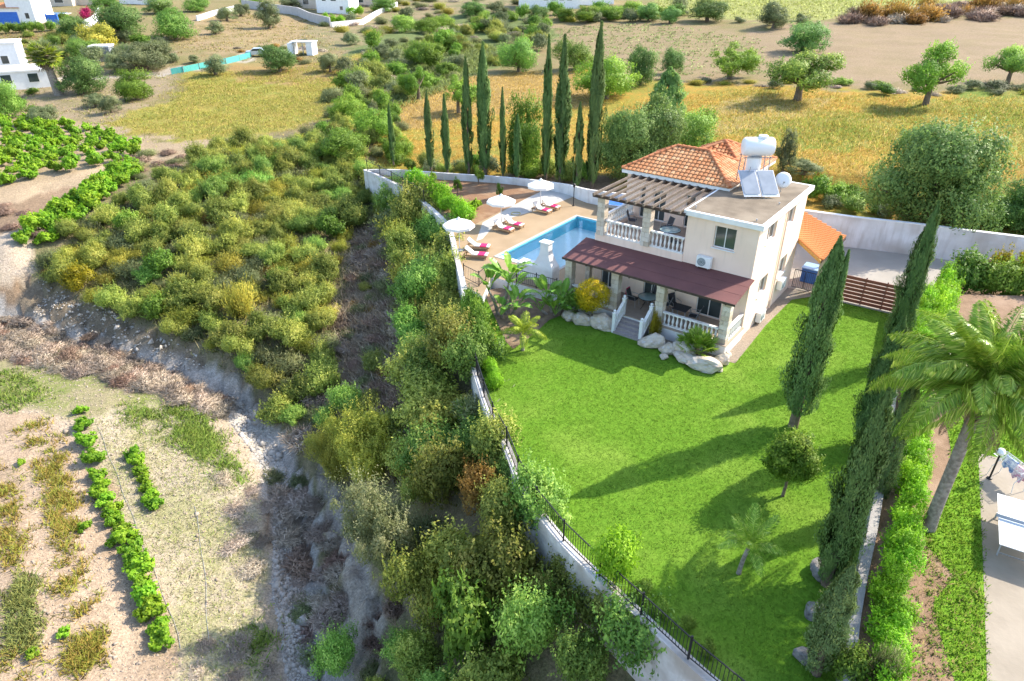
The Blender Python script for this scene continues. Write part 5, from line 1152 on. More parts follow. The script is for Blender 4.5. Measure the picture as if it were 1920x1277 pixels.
# ------------------------------------------------------------------ palms
def frond_mesh(name, seed, mat, ln, droop, n=46, lw=.055, ll=.62, hang=.5):
    rng = np.random.default_rng(seed); t = np.linspace(.12, 1, n); x = lambda s: ln*(s-.16*droop*s**2.4); z = lambda s: ln*(.42*s-.72*droop*s**2.2)
    C, N, T, lens = [], [], [], []
    for s in (-1, 1):
        for k, q in enumerate(t):
            l_ = ll*(np.sin(np.pi*min(1, .12+q*.9))**.6)*rng.uniform(.85, 1.1)+.08; tx = np.array([x(q+.02)-x(q), 0, z(q+.02)-z(q)]); tx /= np.linalg.norm(tx)
            d = unit(np.array([0, s*1.0, 0])+tx*.75+np.array([0, 0, rng.uniform(-.1, .25)-hang*q*.6])+rng.normal(size=3)*.12)
            b0 = np.array([x(q), 0, z(q)])
            for j in range(2):   # two segments, the outer hangs
                dd = unit(d+np.array([0, 0, -hang*(j*1.1+.1)])); C.append(b0+dd*l_*.26); N.append(unit(np.cross(dd, tx)*s+np.array([0, 0, .4]))); T.append(dd); lens.append(l_*.60); b0 = b0+dd*l_*.46
    V, Fc = leaf_quads(np.array(C), np.array(N), np.array(T), np.array(lens), np.full(len(C), lw))
    lv = np.repeat(rng.uniform(0, 1, len(C)), 4)
    # rachis
    nb = len(V); ss = np.linspace(0, 1, 9); R_ = np.array([[x(s), o_, z(s)] for s in ss for o_ in (-.03*(1-s)-.006, .03*(1-s)+.006)]); Fr = np.array([[nb+2*i, nb+2*i+1, nb+2*i+3, nb+2*i+2] for i in range(8)])
    return np_mesh(name, np.r_[V, R_], np.r_[Fc, Fr], mat, {'lv': ('FLOAT', np.r_[lv, np.full(len(R_), .8)])}, smooth=True)
FR = [frond_mesh('frond', 300+k, LM_PALM, 3.6, .6+.3*k, 150, .034, .85, .7) for k in range(3)]
FRY = [frond_mesh('frond', 310+k, LM_PALMY, 2.0, .6+.4*k, 60, .035, .5, .5) for k in range(2)]
FRS = [frond_mesh('frond', 320+k, LM_PALM, 2.2, .45+.4*k, 60, .032, .5, .4) for k in range(2)]
FRD = frond_mesh('dead_frond', 333, LM_DRYB, 2.6, .7, 60, .03, .5, 1.2)
def palm(loc, h, tr, fr_, nf, label, boots=True, rng=None, sc=1.0, elev=(-.3, .95), name='palm_tree', tmat=None, lean=(0, 0), dead=0):
    rng = rng or random.Random(5); o = empty(name, loc, 0, label, 'palm tree')
    pts = [(lean[0]*s*s, lean[1]*s*s, h*s-.1) for s in np.linspace(0, 1, 8)]
    MB().tube(pts, [tr*1.35, tr*1.08, tr, tr*.97, tr*.95, tr*.95, tr*.95, tr*.9], 12).build('trunk', tmat or PTRUNK, o)
    for k in range(int(h/.22)):      # leaf scar rings
        s = (k+.5)/(h/.22); MB().tube([(lean[0]*s*s, lean[1]*s*s, h*s-.115), (lean[0]*s*s, lean[1]*s*s, h*s-.095)], tr*1.03, 12, False).build('trunk_ring', tmat or PTRUNK, o) if s > .04 and h > 3 else None
    if boots:
        bm_ = MB().add([(-.12,0,0),(.12,0,0),(.06,.14,.42),(-.06,.14,.42),(-.10,-.05,0),(.10,-.05,0),(.04,.08,.45),(-.04,.08,.45)], [(0,1,2,3),(7,6,5,4),(0,4,5,1),(1,5,6,2),(2,6,7,3),(3,7,4,0)]).mesh('leaf_boot', PBOOT)
        for k in range(26):
            a = k*2.4; s = k/26; link('leaf_boot', bm_, None, o, (lean[0]-math.sin(a)*tr*.9, lean[1]+math.cos(a)*tr*.9, h*.80+s*h*.2), (rng.uniform(-.1, .1), 0, a), (1, 1, rng.uniform(.8, 1.2)))
    if dead:
        for k in range(dead): link('dead_frond', FRD, None, o, (lean[0], lean[1], h-.15), (rng.uniform(-.4, .4), .75+rng.uniform(0, .35), k*2.1+.7), rng.uniform(.55, .75))
    for k in range(nf):
        a = k*2.399; e = elev[0]+(elev[1]-elev[0])*((k+.5)/nf)
        m_ = fr_[min(len(fr_)-1, int((1-(k/nf))*len(fr_)))]
        link('frond', m_, None, o, (lean[0], lean[1], h-.1+.15*k/nf), (rng.uniform(-.3, .3), -e, a), sc*rng.uniform(.85, 1.08))
    return o
p = G(1740,990,.93); palm(p, height_at(1846,742,p.x,p.y)-.93, .19, FR, 42, 'tall feathery palm with grey trunk on the neighbouring lawn', rng=random.Random(3), sc=1.0, elev=(.06, 1.15), dead=6)
p = G(1385,1075,0); palm(p, 1.25, .075, FRS, 12, 'slim young palm with feathery fronds planted in the lawn', False, random.Random(4), .68, (0.05, 1.1), 'young_palm', lean=(.12, 0))
p = G(980,657,0); palm(p, 1.0, .09, FRY, 13, 'small yellowish feather palm at the edge of the planting bed', False, random.Random(6), .72, (0.1, 1.15), 'young_palm')
def fan_leaf(name, seed, mat, r=.6, n=22, pet=.7):
    rng = np.random.default_rng(seed); C, N, T, W = [], [], [], []
    for k in range(n):
        a = -2.2+4.4*k/(n-1); d = np.array([np.cos(a), np.sin(a), -.25-.15*abs(a)]); d /= np.linalg.norm(d)
        C.append(np.array([pet, 0, .1])+d*r*.5); T.append(d); N.append(unit(np.array([0, rng.normal()*.25, 1.]))); W.append(r*rng.uniform(.9, 1.1))
    V, Fc = leaf_quads(np.array(C), np.array(N), np.array(T), np.array(W), np.full(n, r*.17)); nb = len(V)
    R_ = np.array([[0, -.015, 0], [0, .015, 0], [pet, .012, .1], [pet, -.012, .1]])
    return np_mesh(name, np.r_[V, R_], np.r_[Fc, [[nb, nb+1, nb+2, nb+3]]], mat, {'lv': ('FLOAT', np.r_[np.repeat(rng.uniform(.2, 1, n), 4), [.5]*4])}, smooth=True)
FAN = [fan_leaf('fan_leaf', 330+k, LM_PALM) for k in range(3)]; FAND = [fan_leaf('fan_leaf', 340, LM_CAROB)]
def fan_palm(loc, nf, sc, label, leaves, h=.25, name='fan_palm'):
    o = empty(name, loc, 0, label, 'palm tree'); MB().tube([(0, 0, -.1), (0, 0, h)], [.14*sc, .11*sc], 8).build('trunk', PBOOT, o); r = random.Random(9)
    for k in range(nf): link('fan_leaf', leaves[k % len(leaves)], None, o, (0, 0, h-.05), (r.uniform(-.3, .3), -(.1+1.2*k/nf), k*2.4), sc*r.uniform(.85, 1.1))
fan_palm(L(1.2,-1.35,.02), 30, .98, 'green fan palm in the rockery below the porch balustrade', FAN, .35); fan_palm(L(8.6,-1.35,.02), 24, .95, 'dark fan palm between banana plants and yellow ball shrub', FAND, .4)
# ------------------------------------------------------------------ banana-like plants, one leaf after another
def paddle_leaf(name, seed, mat, ln, wd, pet, droop):
    rng = np.random.default_rng(seed); n = 16; vs, fs, lv = [], [], []
    def pt(s): return np.array([.55*s**1.6*(pet+ln)*droop, 0, (pet+ln)*(s-.42*droop*s**3)])
    s0 = pet/(pet+ln)
    for k in range(n+1):
        q = k/n; s = s0+(1-s0)*q; p_ = pt(s); w_ = wd/2*(math.sin(math.pi*min(.985, .04+q*.96))**.55)*(1 if k % 3 else .9)
        for j, f_ in enumerate((-1, -.5, 0, .5, 1)): vs.append(p_+np.array([-.10*abs(f_)*wd*.6, f_*w_, .16*abs(f_)*wd*(1-q)-(.05*abs(f_) if k % 4 == 1 else 0)])); lv.append(rng.uniform(.2, .9) if j in (0, 4) else (.95 if j == 2 else .5))
    for k in range(n):
        for j in range(4): fs.append((5*k+j, 5*k+j+1, 5*k+6+j, 5*k+5+j))
    b0 = len(vs)
    for k in range(5):
        p_ = pt(s0*k/4*1.02)
        for a in range(4): vs.append(p_+np.array([math.cos(a*1.57)*.028, math.sin(a*1.57)*.028, 0])); lv.append(.85)
    for k in range(4):
        for a in range(4): fs.append((b0+4*k+a, b0+4*k+(a+1) % 4, b0+4*k+4+(a+1) % 4, b0+4*k+4+a))
    return np_mesh(name, np.array(vs), np.array(fs), mat, {'lv': ('FLOAT', np.array(lv))}, smooth=True)
PL = [paddle_leaf('leaf', 350+k, LM_BAN, 1.35, .55, .9, .45+.35*k) for k in range(3)]
def banana(loc, stems, label, seed):
    r = random.Random(seed); o = empty('banana_plant', loc, 0, label, 'banana plant')
    for (dx, dy, h, lx, nf, sc) in stems:
        MB().tube([(dx*.5, dy*.5, -.1), (dx*.8, dy*.8, h*.5), (dx+lx, dy, h)], [.10, .085, .06], 8).build('stem', PTRUNK, o)
        for k in range(nf): link('leaf', PL[r.choice((0, 0, 1, 1, 2))], None, o, (dx+lx, dy, h-.1), (r.uniform(-.25, .25), r.uniform(.0, .45), k*2.4+r.uniform(-.4, .4)), sc*r.uniform(.8, 1.1))
banana(G(946,592,0), [(.1,.3,2.0,.15,11,1.0),(-.7,.1,1.6,-.2,8,.85),(.6,-.2,.5,0,8,.8),(-.2,-.4,.3,0,7,.7),(.4,.7,1.3,.1,7,.9)], 'tall banana-like plant with split paddle leaves in front of the terrace railing', 5)
banana(G(1040,588,0), [(-.3,.2,.7,-.1,9,.9),(.4,.1,.5,.1,9,.85),(0,-.3,.15,0,9,.75),(.9,.2,.35,.1,7,.7),(-.8,-.1,.3,0,6,.7)], 'lower spreading banana-like plant between the tall one and the fan palm', 8)
# yellow ball shrub on a stem
rng = np.random.default_rng(77); C = [(*(unit(rng.normal(size=3))*.66+np.array([0, 0, 1.75])), .36) for _ in range(40)]
YB = cloud_mesh('crown', LEAF('leaf_golden', (.34,.34,.012), (.62,.47,.012), (.80,.58,.02), hue=.0, val=.0), rng, C, 12000, .085, .042, out=(0, 0, 1.75))
o = empty('ball_shrub', L(7.35, -1.75, .02), 0, 'round clipped golden yellow shrub on a thin stem beside the porch', 'shrub'); link('crown', YB, None, o, None, None, (1.0, 1.0, 1.0))
MB().tube([(0,0,-.1),(.03,0,.6),(0,0,1.4)], [.04,.032,.025], 6).build('stem', TRUNK, o)
o = shrub_at('yellow', 1231, 622, 26, 578, 'thin yellow-green bush beside the porch stair post', 'shrub', p=L(3.75,-1.25,.02))
# ------------------------------------------------------------------ hedges and garden shrubs
def hedge(name, pts, wm, hm, label, kind='hedge', step=None):
    o = empty(name, pts[0], 0, label, 'hedge'); R_ = resample(pts, step or wm*.55)
    for q in R_:
        me = rnd.choice(SHR[kind]); bb = BB(me); s = rnd.uniform(.9, 1.15)
        link('bush', me, None, o, Vector(q)-Vector(pts[0])+Vector((rnd.uniform(-.1, .1), rnd.uniform(-.1, .1), -.05)), (0, 0, rnd.uniform(0, 6.28)), (wm*s/bb[0], wm*s/bb[0], hm*rnd.uniform(.88, 1.12)/bb[1]))
HP = [Vector((p.x, p.y, .93))+Vector((.92, -.3, 0)) for p in smooth_path(BOUND, 3)]
hedge('boundary_hedge', HP, 1.25, 1.25, 'long bright green hedge along the neighbouring side of the boundary wall')
hedge('clipped_hedge', [G(px, py, ZD) for px, py in [(778,352),(800,364),(825,382),(846,398),(862,412),(874,428)]], 1.9, 1.6, 'rounded bright green hedge curving along the pool garden wall', step=.95)
hedge('fence_hedge', [G(px, py, 0) for px, py in [(884,598),(893,622),(902,648),(912,676)]], 1.35, 2.0, 'tall bright green hedge at the top of the lawn fence', 'green', step=.7)
hedge('fence_hedge', [G(px, py, 0) for px, py in [(915,690),(922,712),(933,735)]], .8, .8, 'low yellow-green plants trailing along the lawn fence', 'hedge', step=.5)
hedge('flower_hedge', [G(px, py, 0) for px, py in [(1790,548),(1840,560),(1890,566),(1960,585)]], 2.6, 2.6, 'broad hedge tipped yellow and red in front of the driveway wall', 'green', step=1.0)
hedge('flower_hedge', [G(px, py, 0) for px, py in [(1860,545),(1930,555),(1990,565)]], 1.8, 3.0, 'yellow flowering bushes at the end of the driveway wall', 'yellow', step=1.2)
hedge('gate_hedge', [G(px, py, .3) for px, py in [(1768,545),(1762,590),(1752,640)]], 1.5, 1.9, 'green hedge between slatted gate and palm fronds', 'hedge', step=.9)
shrub_at('hedge', 1148, 1082, 108, 990, 'round vivid green bush at the lawn fence', p=G(1150,1085,0))
for px, py, w_ in [(1190,1118,46),(1222,1148,40),(1268,1182,36),(1310,1225,36)]: shrub_at('green', px, py, w_, py-34, 'small green plant inside the lawn railing', group='small plants inside the lawn railing', p=G(px+18, py+4, 0))
rng = np.random.default_rng(78); C = [(*(unit(rng.normal(size=3))*np.array([.62, .62, .78])+np.array([0, 0, 1.75])), rng.uniform(.12, .46)) for _ in range(40)]
CM = cloud_mesh('crown', LEAF('leaf_citrus', (.07,.15,.012), (.16,.27,.02), (.32,.42,.05), hue=.0, val=.0), rng, C, 15000, .10, .05, out=(0, 0, 1.7), shoots=330, shoot_len=.34)
o = empty('citrus_tree', G(1467, 930, 0), 0, 'small round citrus tree with glossy leaves on the lawn', 'tree'); link('crown', CM, None, o); MB().tube([(0,0,-.1),(.03,0,.5),(0,.02,1.3)], [.07,.055,.04], 8).build('trunk', TRUNK, o)
for px, by, ty, w_, lb in [(858,364,326,17,'thin staked sapling nearest the clipped hedge in the garden soil'),(937,374,340,17,'thin staked sapling behind the middle parasol'),(897,346,304,22,'taller sapling close to the cypress row in the garden soil'),(812,340,318,14,'bare young sapling near the white wall corner')]:
    tree_at('openb', px, by, w_, ty, lb, 'sapling', base=G(px, by, ZD+.01))
shrub_at('vine', 892, 394, 30, 372, 'leafy low bush in the garden soil beside the clipped hedge', p=G(892, 394, ZD+.01))
shrub_at('green', 1600, 1290, 90, 1215, 'pale leafy bush over the boundary wall end', p=G(1585,1290,.4)); shrub_at('greyb', 1640, 1250, 60, 1190, 'bush with narrow pale leaves below the boundary hedge', p=G(1650, 1285, .93))
# ------------------------------------------------------------------ lawn turf blades
rng = np.random.default_rng(5); LPoly = np.array(LAWNP); mn, mx_ = LPoly.min(0), LPoly.max(0)
def lawn_points(poly, n, z, ymax=1e9):
    out = []; mn, mx_ = np.array(poly).min(0), np.array(poly).max(0); tot = 0
    while tot < n:
        P = np.stack([rng.uniform(mn[0], mx_[0], n), rng.uniform(mn[1], mx_[1], n)], -1); P = P[inside(P, poly)]
        px = project(np.c_[P, np.full(len(P), z)]); P = P[(px[:, 0] > -40) & (px[:, 0] < 1960) & (px[:, 1] < 1320)]; out.append(P); tot += len(P)
    P = np.concatenate(out)[:n]; return np.c_[P, np.full(n, z)]
LP_ = lawn_points(LAWNP, 130000, 0.0); bedp = [(q.x, q.y) for q in BED]
lu = np.stack([(LP_[:, :2]-HC)@U2, (LP_[:, :2]-HC)@V2], -1)
LP_ = LP_[~inside(LP_[:, :2], bedp) & ~((lu[:, 0] > -.7) & (lu[:, 0] < 10) & (lu[:, 1] > -2.0))]
blades('lawn_grass', LP_, .038, .026, [(.145,.27,.024),(.118,.235,.019),(.185,.305,.038),(.135,.26,.022)], rng, 'short vivid green turf of the villa lawn', 'grass', tilt=.9, per=3, spread=.04)
P = lawn_points([(q.x, q.y) for q in YG], 9000, .94); blades('yard_grass', P, .07, .05, [(.18,.34,.02),(.14,.28,.018),(.24,.37,.04)], rng, 'coarse green grass of the neighbouring lawn', 'grass', tilt=.8, per=3, spread=.06)
YS = [G(px, py, .94) for px, py in [(1690,1277),(1735,1000),(1760,1030),(1850,1120),(1850,1277)]]
P = lawn_points([(q.x, q.y) for q in YS], 350, .93); blades('yard_weeds', P, .08, .05, [(.14,.27,.02),(.2,.3,.05),(.3,.25,.1)], rng, 'sparse weeds on the bare soil of the neighbouring yard', 'grass', tilt=.9, per=7, spread=.07)
# ------------------------------------------------------------------ scrub on the gully slopes
taken = []
def scatter(poly, n, mind, kinds, size, seed, where, zsq=(.85, 1.2), names=None, sink=.05):
    rng = np.random.default_rng(seed); P = world_pts(poly, n, rng, mind, taken, 14); ks = [k for k, _ in kinds]; ps = np.array([w_ for _, w_ in kinds]); ps = ps/ps.sum()
    for q in P:
        k = ks[rng.choice(len(ks), p=ps)]; me = SHR[k][rng.integers(len(SHR[k]))]; bb = BB(me); s = rng.uniform(*size)
        nm, lb = KN[k]
        o = link(nm, me, None, None, (q[0], q[1], q[2]-sink), (rng.normal()*.08, rng.normal()*.08, rng.uniform(0, 6.28)), (s/bb[0]*1.0, s/bb[0], s/bb[0]*rng.uniform(*zsq)))
        tag(o, lb+' '+where, 'shrub', lb+' '+where)
KN = {'broombig': ('broom_bush', ''), 'greybig': ('sage_bush', ''), 'rustb': ('leafy_bush', ''), 'mastic': ('mastic_shrub', 'dense olive green mastic shrub'), 'masticd': ('mastic_shrub', 'dark green leafy shrub'), 'broom': ('broom_bush', 'yellow-green broom bush'), 'greyb': ('sage_bush', 'grey-green wispy bush'),
      'rust': ('spurge_bush', 'rust orange dried bush'), 'dry': ('dry_brush', 'tangled grey leafless brush'), 'dryb': ('dry_brush', 'tangled brown dead brush'), 'green': ('leafy_bush', 'fresh green leafy bush'), 'olives': ('oleaster_bush', 'silvery olive bush'), 'yellow': ('flowering_bush', 'golden flowering bush'), 'vine': ('grape_vine', 'bright green grape vine'), 'hedge': ('leafy_bush', 'vivid green bush')}
BANK = [(700,345),(760,385),(828,425),(846,540),(868,660),(925,800),(975,930),(1050,1050),(1190,1200),(1330,1300),(740,1330),(770,1150),(790,1000),(770,900),(790,760),(770,620),(740,480)]
SHR['rustb'] = [shrub_mesh('rustb', 188, LM_RUST, 1.7, 2.0, 9000, 40, .12, rr=(.14, .3))]
BIG = [ # the large bushes that stand out one by one
 ('broombig', 690,900,170,770,'big yellow-green broom bush on the bank above the dry stream'),('broombig', 640,905,120,800,'feathery broom bush hanging over the dry stream shade'),
 ('greybig', 725,1085,175,900,'largest pale grey-green bush beside the eroded bank'),('masticd', 640,1262,110,1175,'rounded dark bush at the foot of the eroded bank'),
 ('mastic', 840,930,140,810,'broad olive bush with rusty tips below the lawn fence'),('rustb', 900,960,95,870,'orange tipped bush against the retaining wall'),('green', 870,1215,150,1070,'bright yellow-green leafy bush low on the bank'),
 ('mastic', 930,1120,170,985,'wide mastic bush touching the retaining wall foot'),('masticd', 1000,1230,180,1100,'dark leafy bush under the retaining wall at the bottom'),('mastic', 800,1150,150,1020,'mastic bush next to the largest pale bush'),
 ('masticd', 1090,1290,150,1175,'deep green bush at the lower end of the retaining wall'),('yellow', 150,545,70,490,'golden yellow bush at the tip of the scrub hill'),('broom', 455,590,80,530,'bright yellow broom bush low on the scrub hill')]
for k, bx, by, w_, ty, lb in BIG:
    p = hit(bx, by); shrub_at(k, bx, by, w_, ty, lb, KN[k][0], p=p); taken.append((p.x, p.y, 1.9))
scatter(BANK, 150, 1.55, [('mastic', 5), ('masticd', 4), ('greyb', .7), ('broom', .5)], (2.5, 4.2), 1, 'on the steep bank below the villa wall', (.9, 1.4))
HILL = [(80,510),(135,440),(205,395),(285,345),(430,285),(560,262),(680,282),(690,340),(690,400),(650,470),(630,560),(612,690),(560,725),(480,690),(380,655),(270,605),(170,560)]
scatter(HILL, 250, 1.25, [('mastic', 5.0), ('broom', 1.9), ('greyb', 1.8), ('masticd', .8), ('green', .25)], (1.9, 3.3), 2, 'on the rounded scrub hill across the gully', (.8, 1.15))
scatter(HILL, 90, 1.0, [('greyb', 3), ('dry', 1), ('rust', .8), ('broom', 2)], (1.2, 2.0), 3, 'filling gaps on the scrub hill', (.8, 1.1))
scatter([(690,400),(740,480),(770,620),(790,760),(700,830),(640,760),(640,600),(670,480)], 80, .85, [('dry', 4), ('dryb', 2.5), ('rust', .6), ('greyb', 2), ('mastic', .6)], (1.3, 2.5), 4, 'on the shaded bare slope below the villa', (.6, 1.0))
scatter([(430,665),(560,700),(640,690),(700,830),(680,900),(600,870),(540,810),(490,740)], 40, 1.3, [('greyb', 2), ('mastic', 4), ('masticd', 2.5), ('dry', 1)], (2.0, 3.4), 5, 'in the hollow where the slopes meet')
scatter([(700,330),(560,262),(640,215),(700,190),(760,230),(740,300)], 26, 1.9, [('greyb', 2), ('green', 2), ('mastic', 2)], (1.8, 3.0), 6, 'behind the white wall corner')
scatter([(500,880),(560,900),(620,960),(640,1100),(650,1277),(600,1300),(560,1100),(520,980)], 75, .8, [('dry', 6), ('dryb', 1), ('greyb', 1)], (1.4, 2.6), 7, 'along the shaded stream bed', (.5, .9))
scatter([(-40,590),(60,600),(200,640),(330,690),(440,760),(400,780),(250,725),(100,690),(-40,660)], 110, .7, [('dry', 7), ('dryb', 1.6)], (1.4, 2.6), 8, 'in the belt above the low field', (.7, 1.1))
scatter([(400,900),(480,900),(500,960),(470,1100),(420,1000)], 9, 1.2, [('dry', 1)], (1.4, 2.3), 9, 'at the field edge beside the stream', (.45, .7))
scatter([(330,1225),(480,1180),(520,1277),(330,1290)], 7, 1.2, [('dry', 1)], (1.2, 2.0), 10, 'at the lower corner of the field', (.4, .7))
scatter([(700,1100),(760,1050),(800,1150),(780,1300),(700,1300)], 26, 1.0, [('masticd', 1), ('dryb', 2), ('mastic', 1), ('greyb', 1)], (1.2, 2.2), 11, 'over the pale eroded bank')
scatter(BANK, 60, 1.0, [('mastic', 3), ('masticd', 2), ('greyb', 1.5), ('broom', .6)], (1.4, 2.2), 31, 'filling gaps on the bank below the villa wall', (.9, 1.2))
scatter([(640,560),(700,420),(740,480),(775,620),(795,780),(720,860),(640,800)], 26, 1.1, [('mastic', 3), ('greyb', 2.5), ('masticd', 1), ('broom', 1)], (1.5, 2.6), 33, 'dotted over the shaded bare slope', (.8, 1.1))
# valley beyond and field margins
VAL = [(620,190),(650,120),(760,70),(880,40),(1000,30),(1040,70),(1000,110),(900,140),(800,170),(720,215)]
scatter(VAL, 110, 2.0, [('greyb', 3), ('green', 2.2), ('mastic', 2), ('olives', 2), ('dry', .5)], (2.6, 5.0), 12, 'in the green valley floor beyond the meadow', (.7, 1.0))
scatter([(560,20),(700,-10),(980,-15),(960,30),(760,62),(640,100),(600,60)], 80, 2.2, [('greyb', 3), ('olives', 2), ('broom', 1), ('dry', 2)], (3.0, 5.5), 13, 'on the dry slope under the white houses', (.6, .9))
scatter([(1000,28),(1300,22),(1300,38),(1180,42),(1000,45)], 18, 3.5, [('olives', 2), ('green', 2), ('broom', 1)], (3.5, 6), 14, 'in the far field boundary', (.6, .9))
scatter([(1230,148),(1460,152),(1700,166),(1960,168),(1960,180),(1700,180),(1460,167),(1230,162)], 24, 2.4, [('olives', 2), ('dry', 1.5), ('green', 1), ('broom', 1)], (2.2, 4.0), 32, 'in the stony hedgerow between meadow and ploughed field', (.4, .7))
scatter([(1380,40),(1560,36),(1560,48),(1390,56)], 4, 3.5, [('olives', 2)], (3.0, 4.2), 15, 'below the far green field', (.5, .8))
scatter([(1575,42),(1680,22),(1800,12),(1990,0),(1990,34),(1800,40),(1650,48)], 60, 2.3, [('dryb', 4), ('rust', 1.6), ('dry', 2)], (5, 8), 16, 'heaped along the top of the ploughed field', (1.0, 1.5))
scatter([(1500,380),(1620,408),(1920,445),(1990,445),(1990,425),(1700,398),(1560,360)], 22, 1.5, [('masticd', 2), ('olives', 2), ('green', 1)], (1.8, 3.2), 17, 'outside the driveway wall', (.7, 1.0))
scatter([(740,310),(900,318),(1000,322),(1120,338),(1120,348),(960,334),(760,322)], 20, 1.6, [('olives', 2), ('green', 2), ('mastic', 2)], (1.8, 2.8), 18, 'among the cypress row', (.8, 1.1))
scatter([(0,66),(150,64),(170,90),(110,100),(0,100)], 12, 2.5, [('broom', 2), ('dry', 1), ('mastic', 2)], (2.5, 4.0), 19, 'on the terrace bank below the blue house', (.5, .8))
scatter([(420,95),(560,70),(640,110),(640,130),(560,118),(430,110)], 16, 2.0, [('dry', 2), ('rust', 1.5), ('greyb', 2)], (1.8, 3.2), 20, 'around the green net fence and hut', (.5, .8))
scatter([(230,300),(330,280),(420,285),(330,330),(260,335)], 14, 1.6, [('dryb', 3), ('greyb', 1)], (1.8, 3.0), 21, 'piled at the vineyard edge', (.5, .8))
scatter([(0,385),(60,390),(80,440),(20,440)], 6, 1.6, [('dryb', 3)], (1.8, 2.6), 22, 'beside the pale track', (.5, .7))
scatter([(1270,225),(1330,235),(1320,275),(1250,260)], 5, 2.2, [('broom', 1), ('green', 1)], (3.2, 4.2), 23, 'behind the villa roof', (.8, 1.0))
scatter([(100,70),(230,75),(330,90),(330,120),(230,130),(130,115),(60,110)], 22, 2.4, [('masticd', 2), ('olives', 2), ('green', 1)], (3.0, 5.0), 24, 'between the orchard trees', (.7, 1.0))
scatter([(-20,180),(60,175),(130,205),(60,228),(-20,228)], 9, 2.0, [('olives', 2), ('green', 2), ('dry', 1)], (1.6, 3.0), 25, 'above the vineyard plot', (.7, 1.0))
scatter([(1000,1060),(1060,1090),(1180,1190),(1260,1270),(1180,1290),(1080,1230),(1000,1150)], 10, 1.3, [('masticd', 2), ('mastic', 2)], (2.2, 3.2), 26, 'against the foot of the retaining wall', (1.0, 1.4))
scatter([(540,240),(640,190),(700,110),(760,100),(740,200),(660,260)], 16, 2.2, [('greyb', 3), ('dry', 1), ('olives', 2)], (2.2, 3.6), 27, 'at the edge of the yellow-green meadow', (.6, .9))
# ------------------------------------------------------------------ vines
vp = []
def vines(P, lab, size=(1.2, 1.8), names='grape_vine'):
    for q in P:
        me = rnd.choice(SHR['vine']); bb = BB(me); s = rnd.uniform(*size)
        tag(link(names, me, None, None, (q[0], q[1], q[2]-.04), (0, 0, rnd.uniform(0, 6.28)), (s/bb[0], s/bb[0], s/bb[0]*rnd.uniform(.75, 1.05))), lab, 'vine', lab)
rng = np.random.default_rng(40)
vines(world_pts([(-30,238),(75,228),(180,248),(258,268),(262,292),(150,322),(0,350),(-30,355)], 88, rng, 1.6), 'bright green grape vine in the upper vineyard plot', (1.3, 2.0))
vines(world_pts([(36,455),(110,395),(200,335),(250,310),(258,330),(180,385),(115,445),(75,465)], 75, rng, .9), 'vivid green creeping vine on the slope below the vineyard', (1.4, 2.1))
row = [hit(*q) for q in [(152,775),(160,830),(178,880),(198,935),(222,985),(245,1035),(262,1085),(285,1140),(305,1195),(312,1228)]]
R1 = resample(row, .82); vines([(q.x+rnd.uniform(-.15, .15), q.y, hz(q.x, q.y)) for i, q in enumerate(R1) if i > 8 or i % 2 == 0], 'bright green vine in the long row on the low field', (.9, 1.45))
row = [hit(*q) for q in [(252,858),(272,895),(282,930),(300,965)]]
vines([(q.x, q.y, hz(q.x, q.y)) for q in resample(row, .8)], 'bright green vine in the short row nearer the stream', (.8, 1.1))
for px, py in [(160,993),(120,1190),(60,1230),(40,870)]: vines([tuple(hit(px, py))], 'stray green vine shoot between the rows of the low field', (.5, .8))
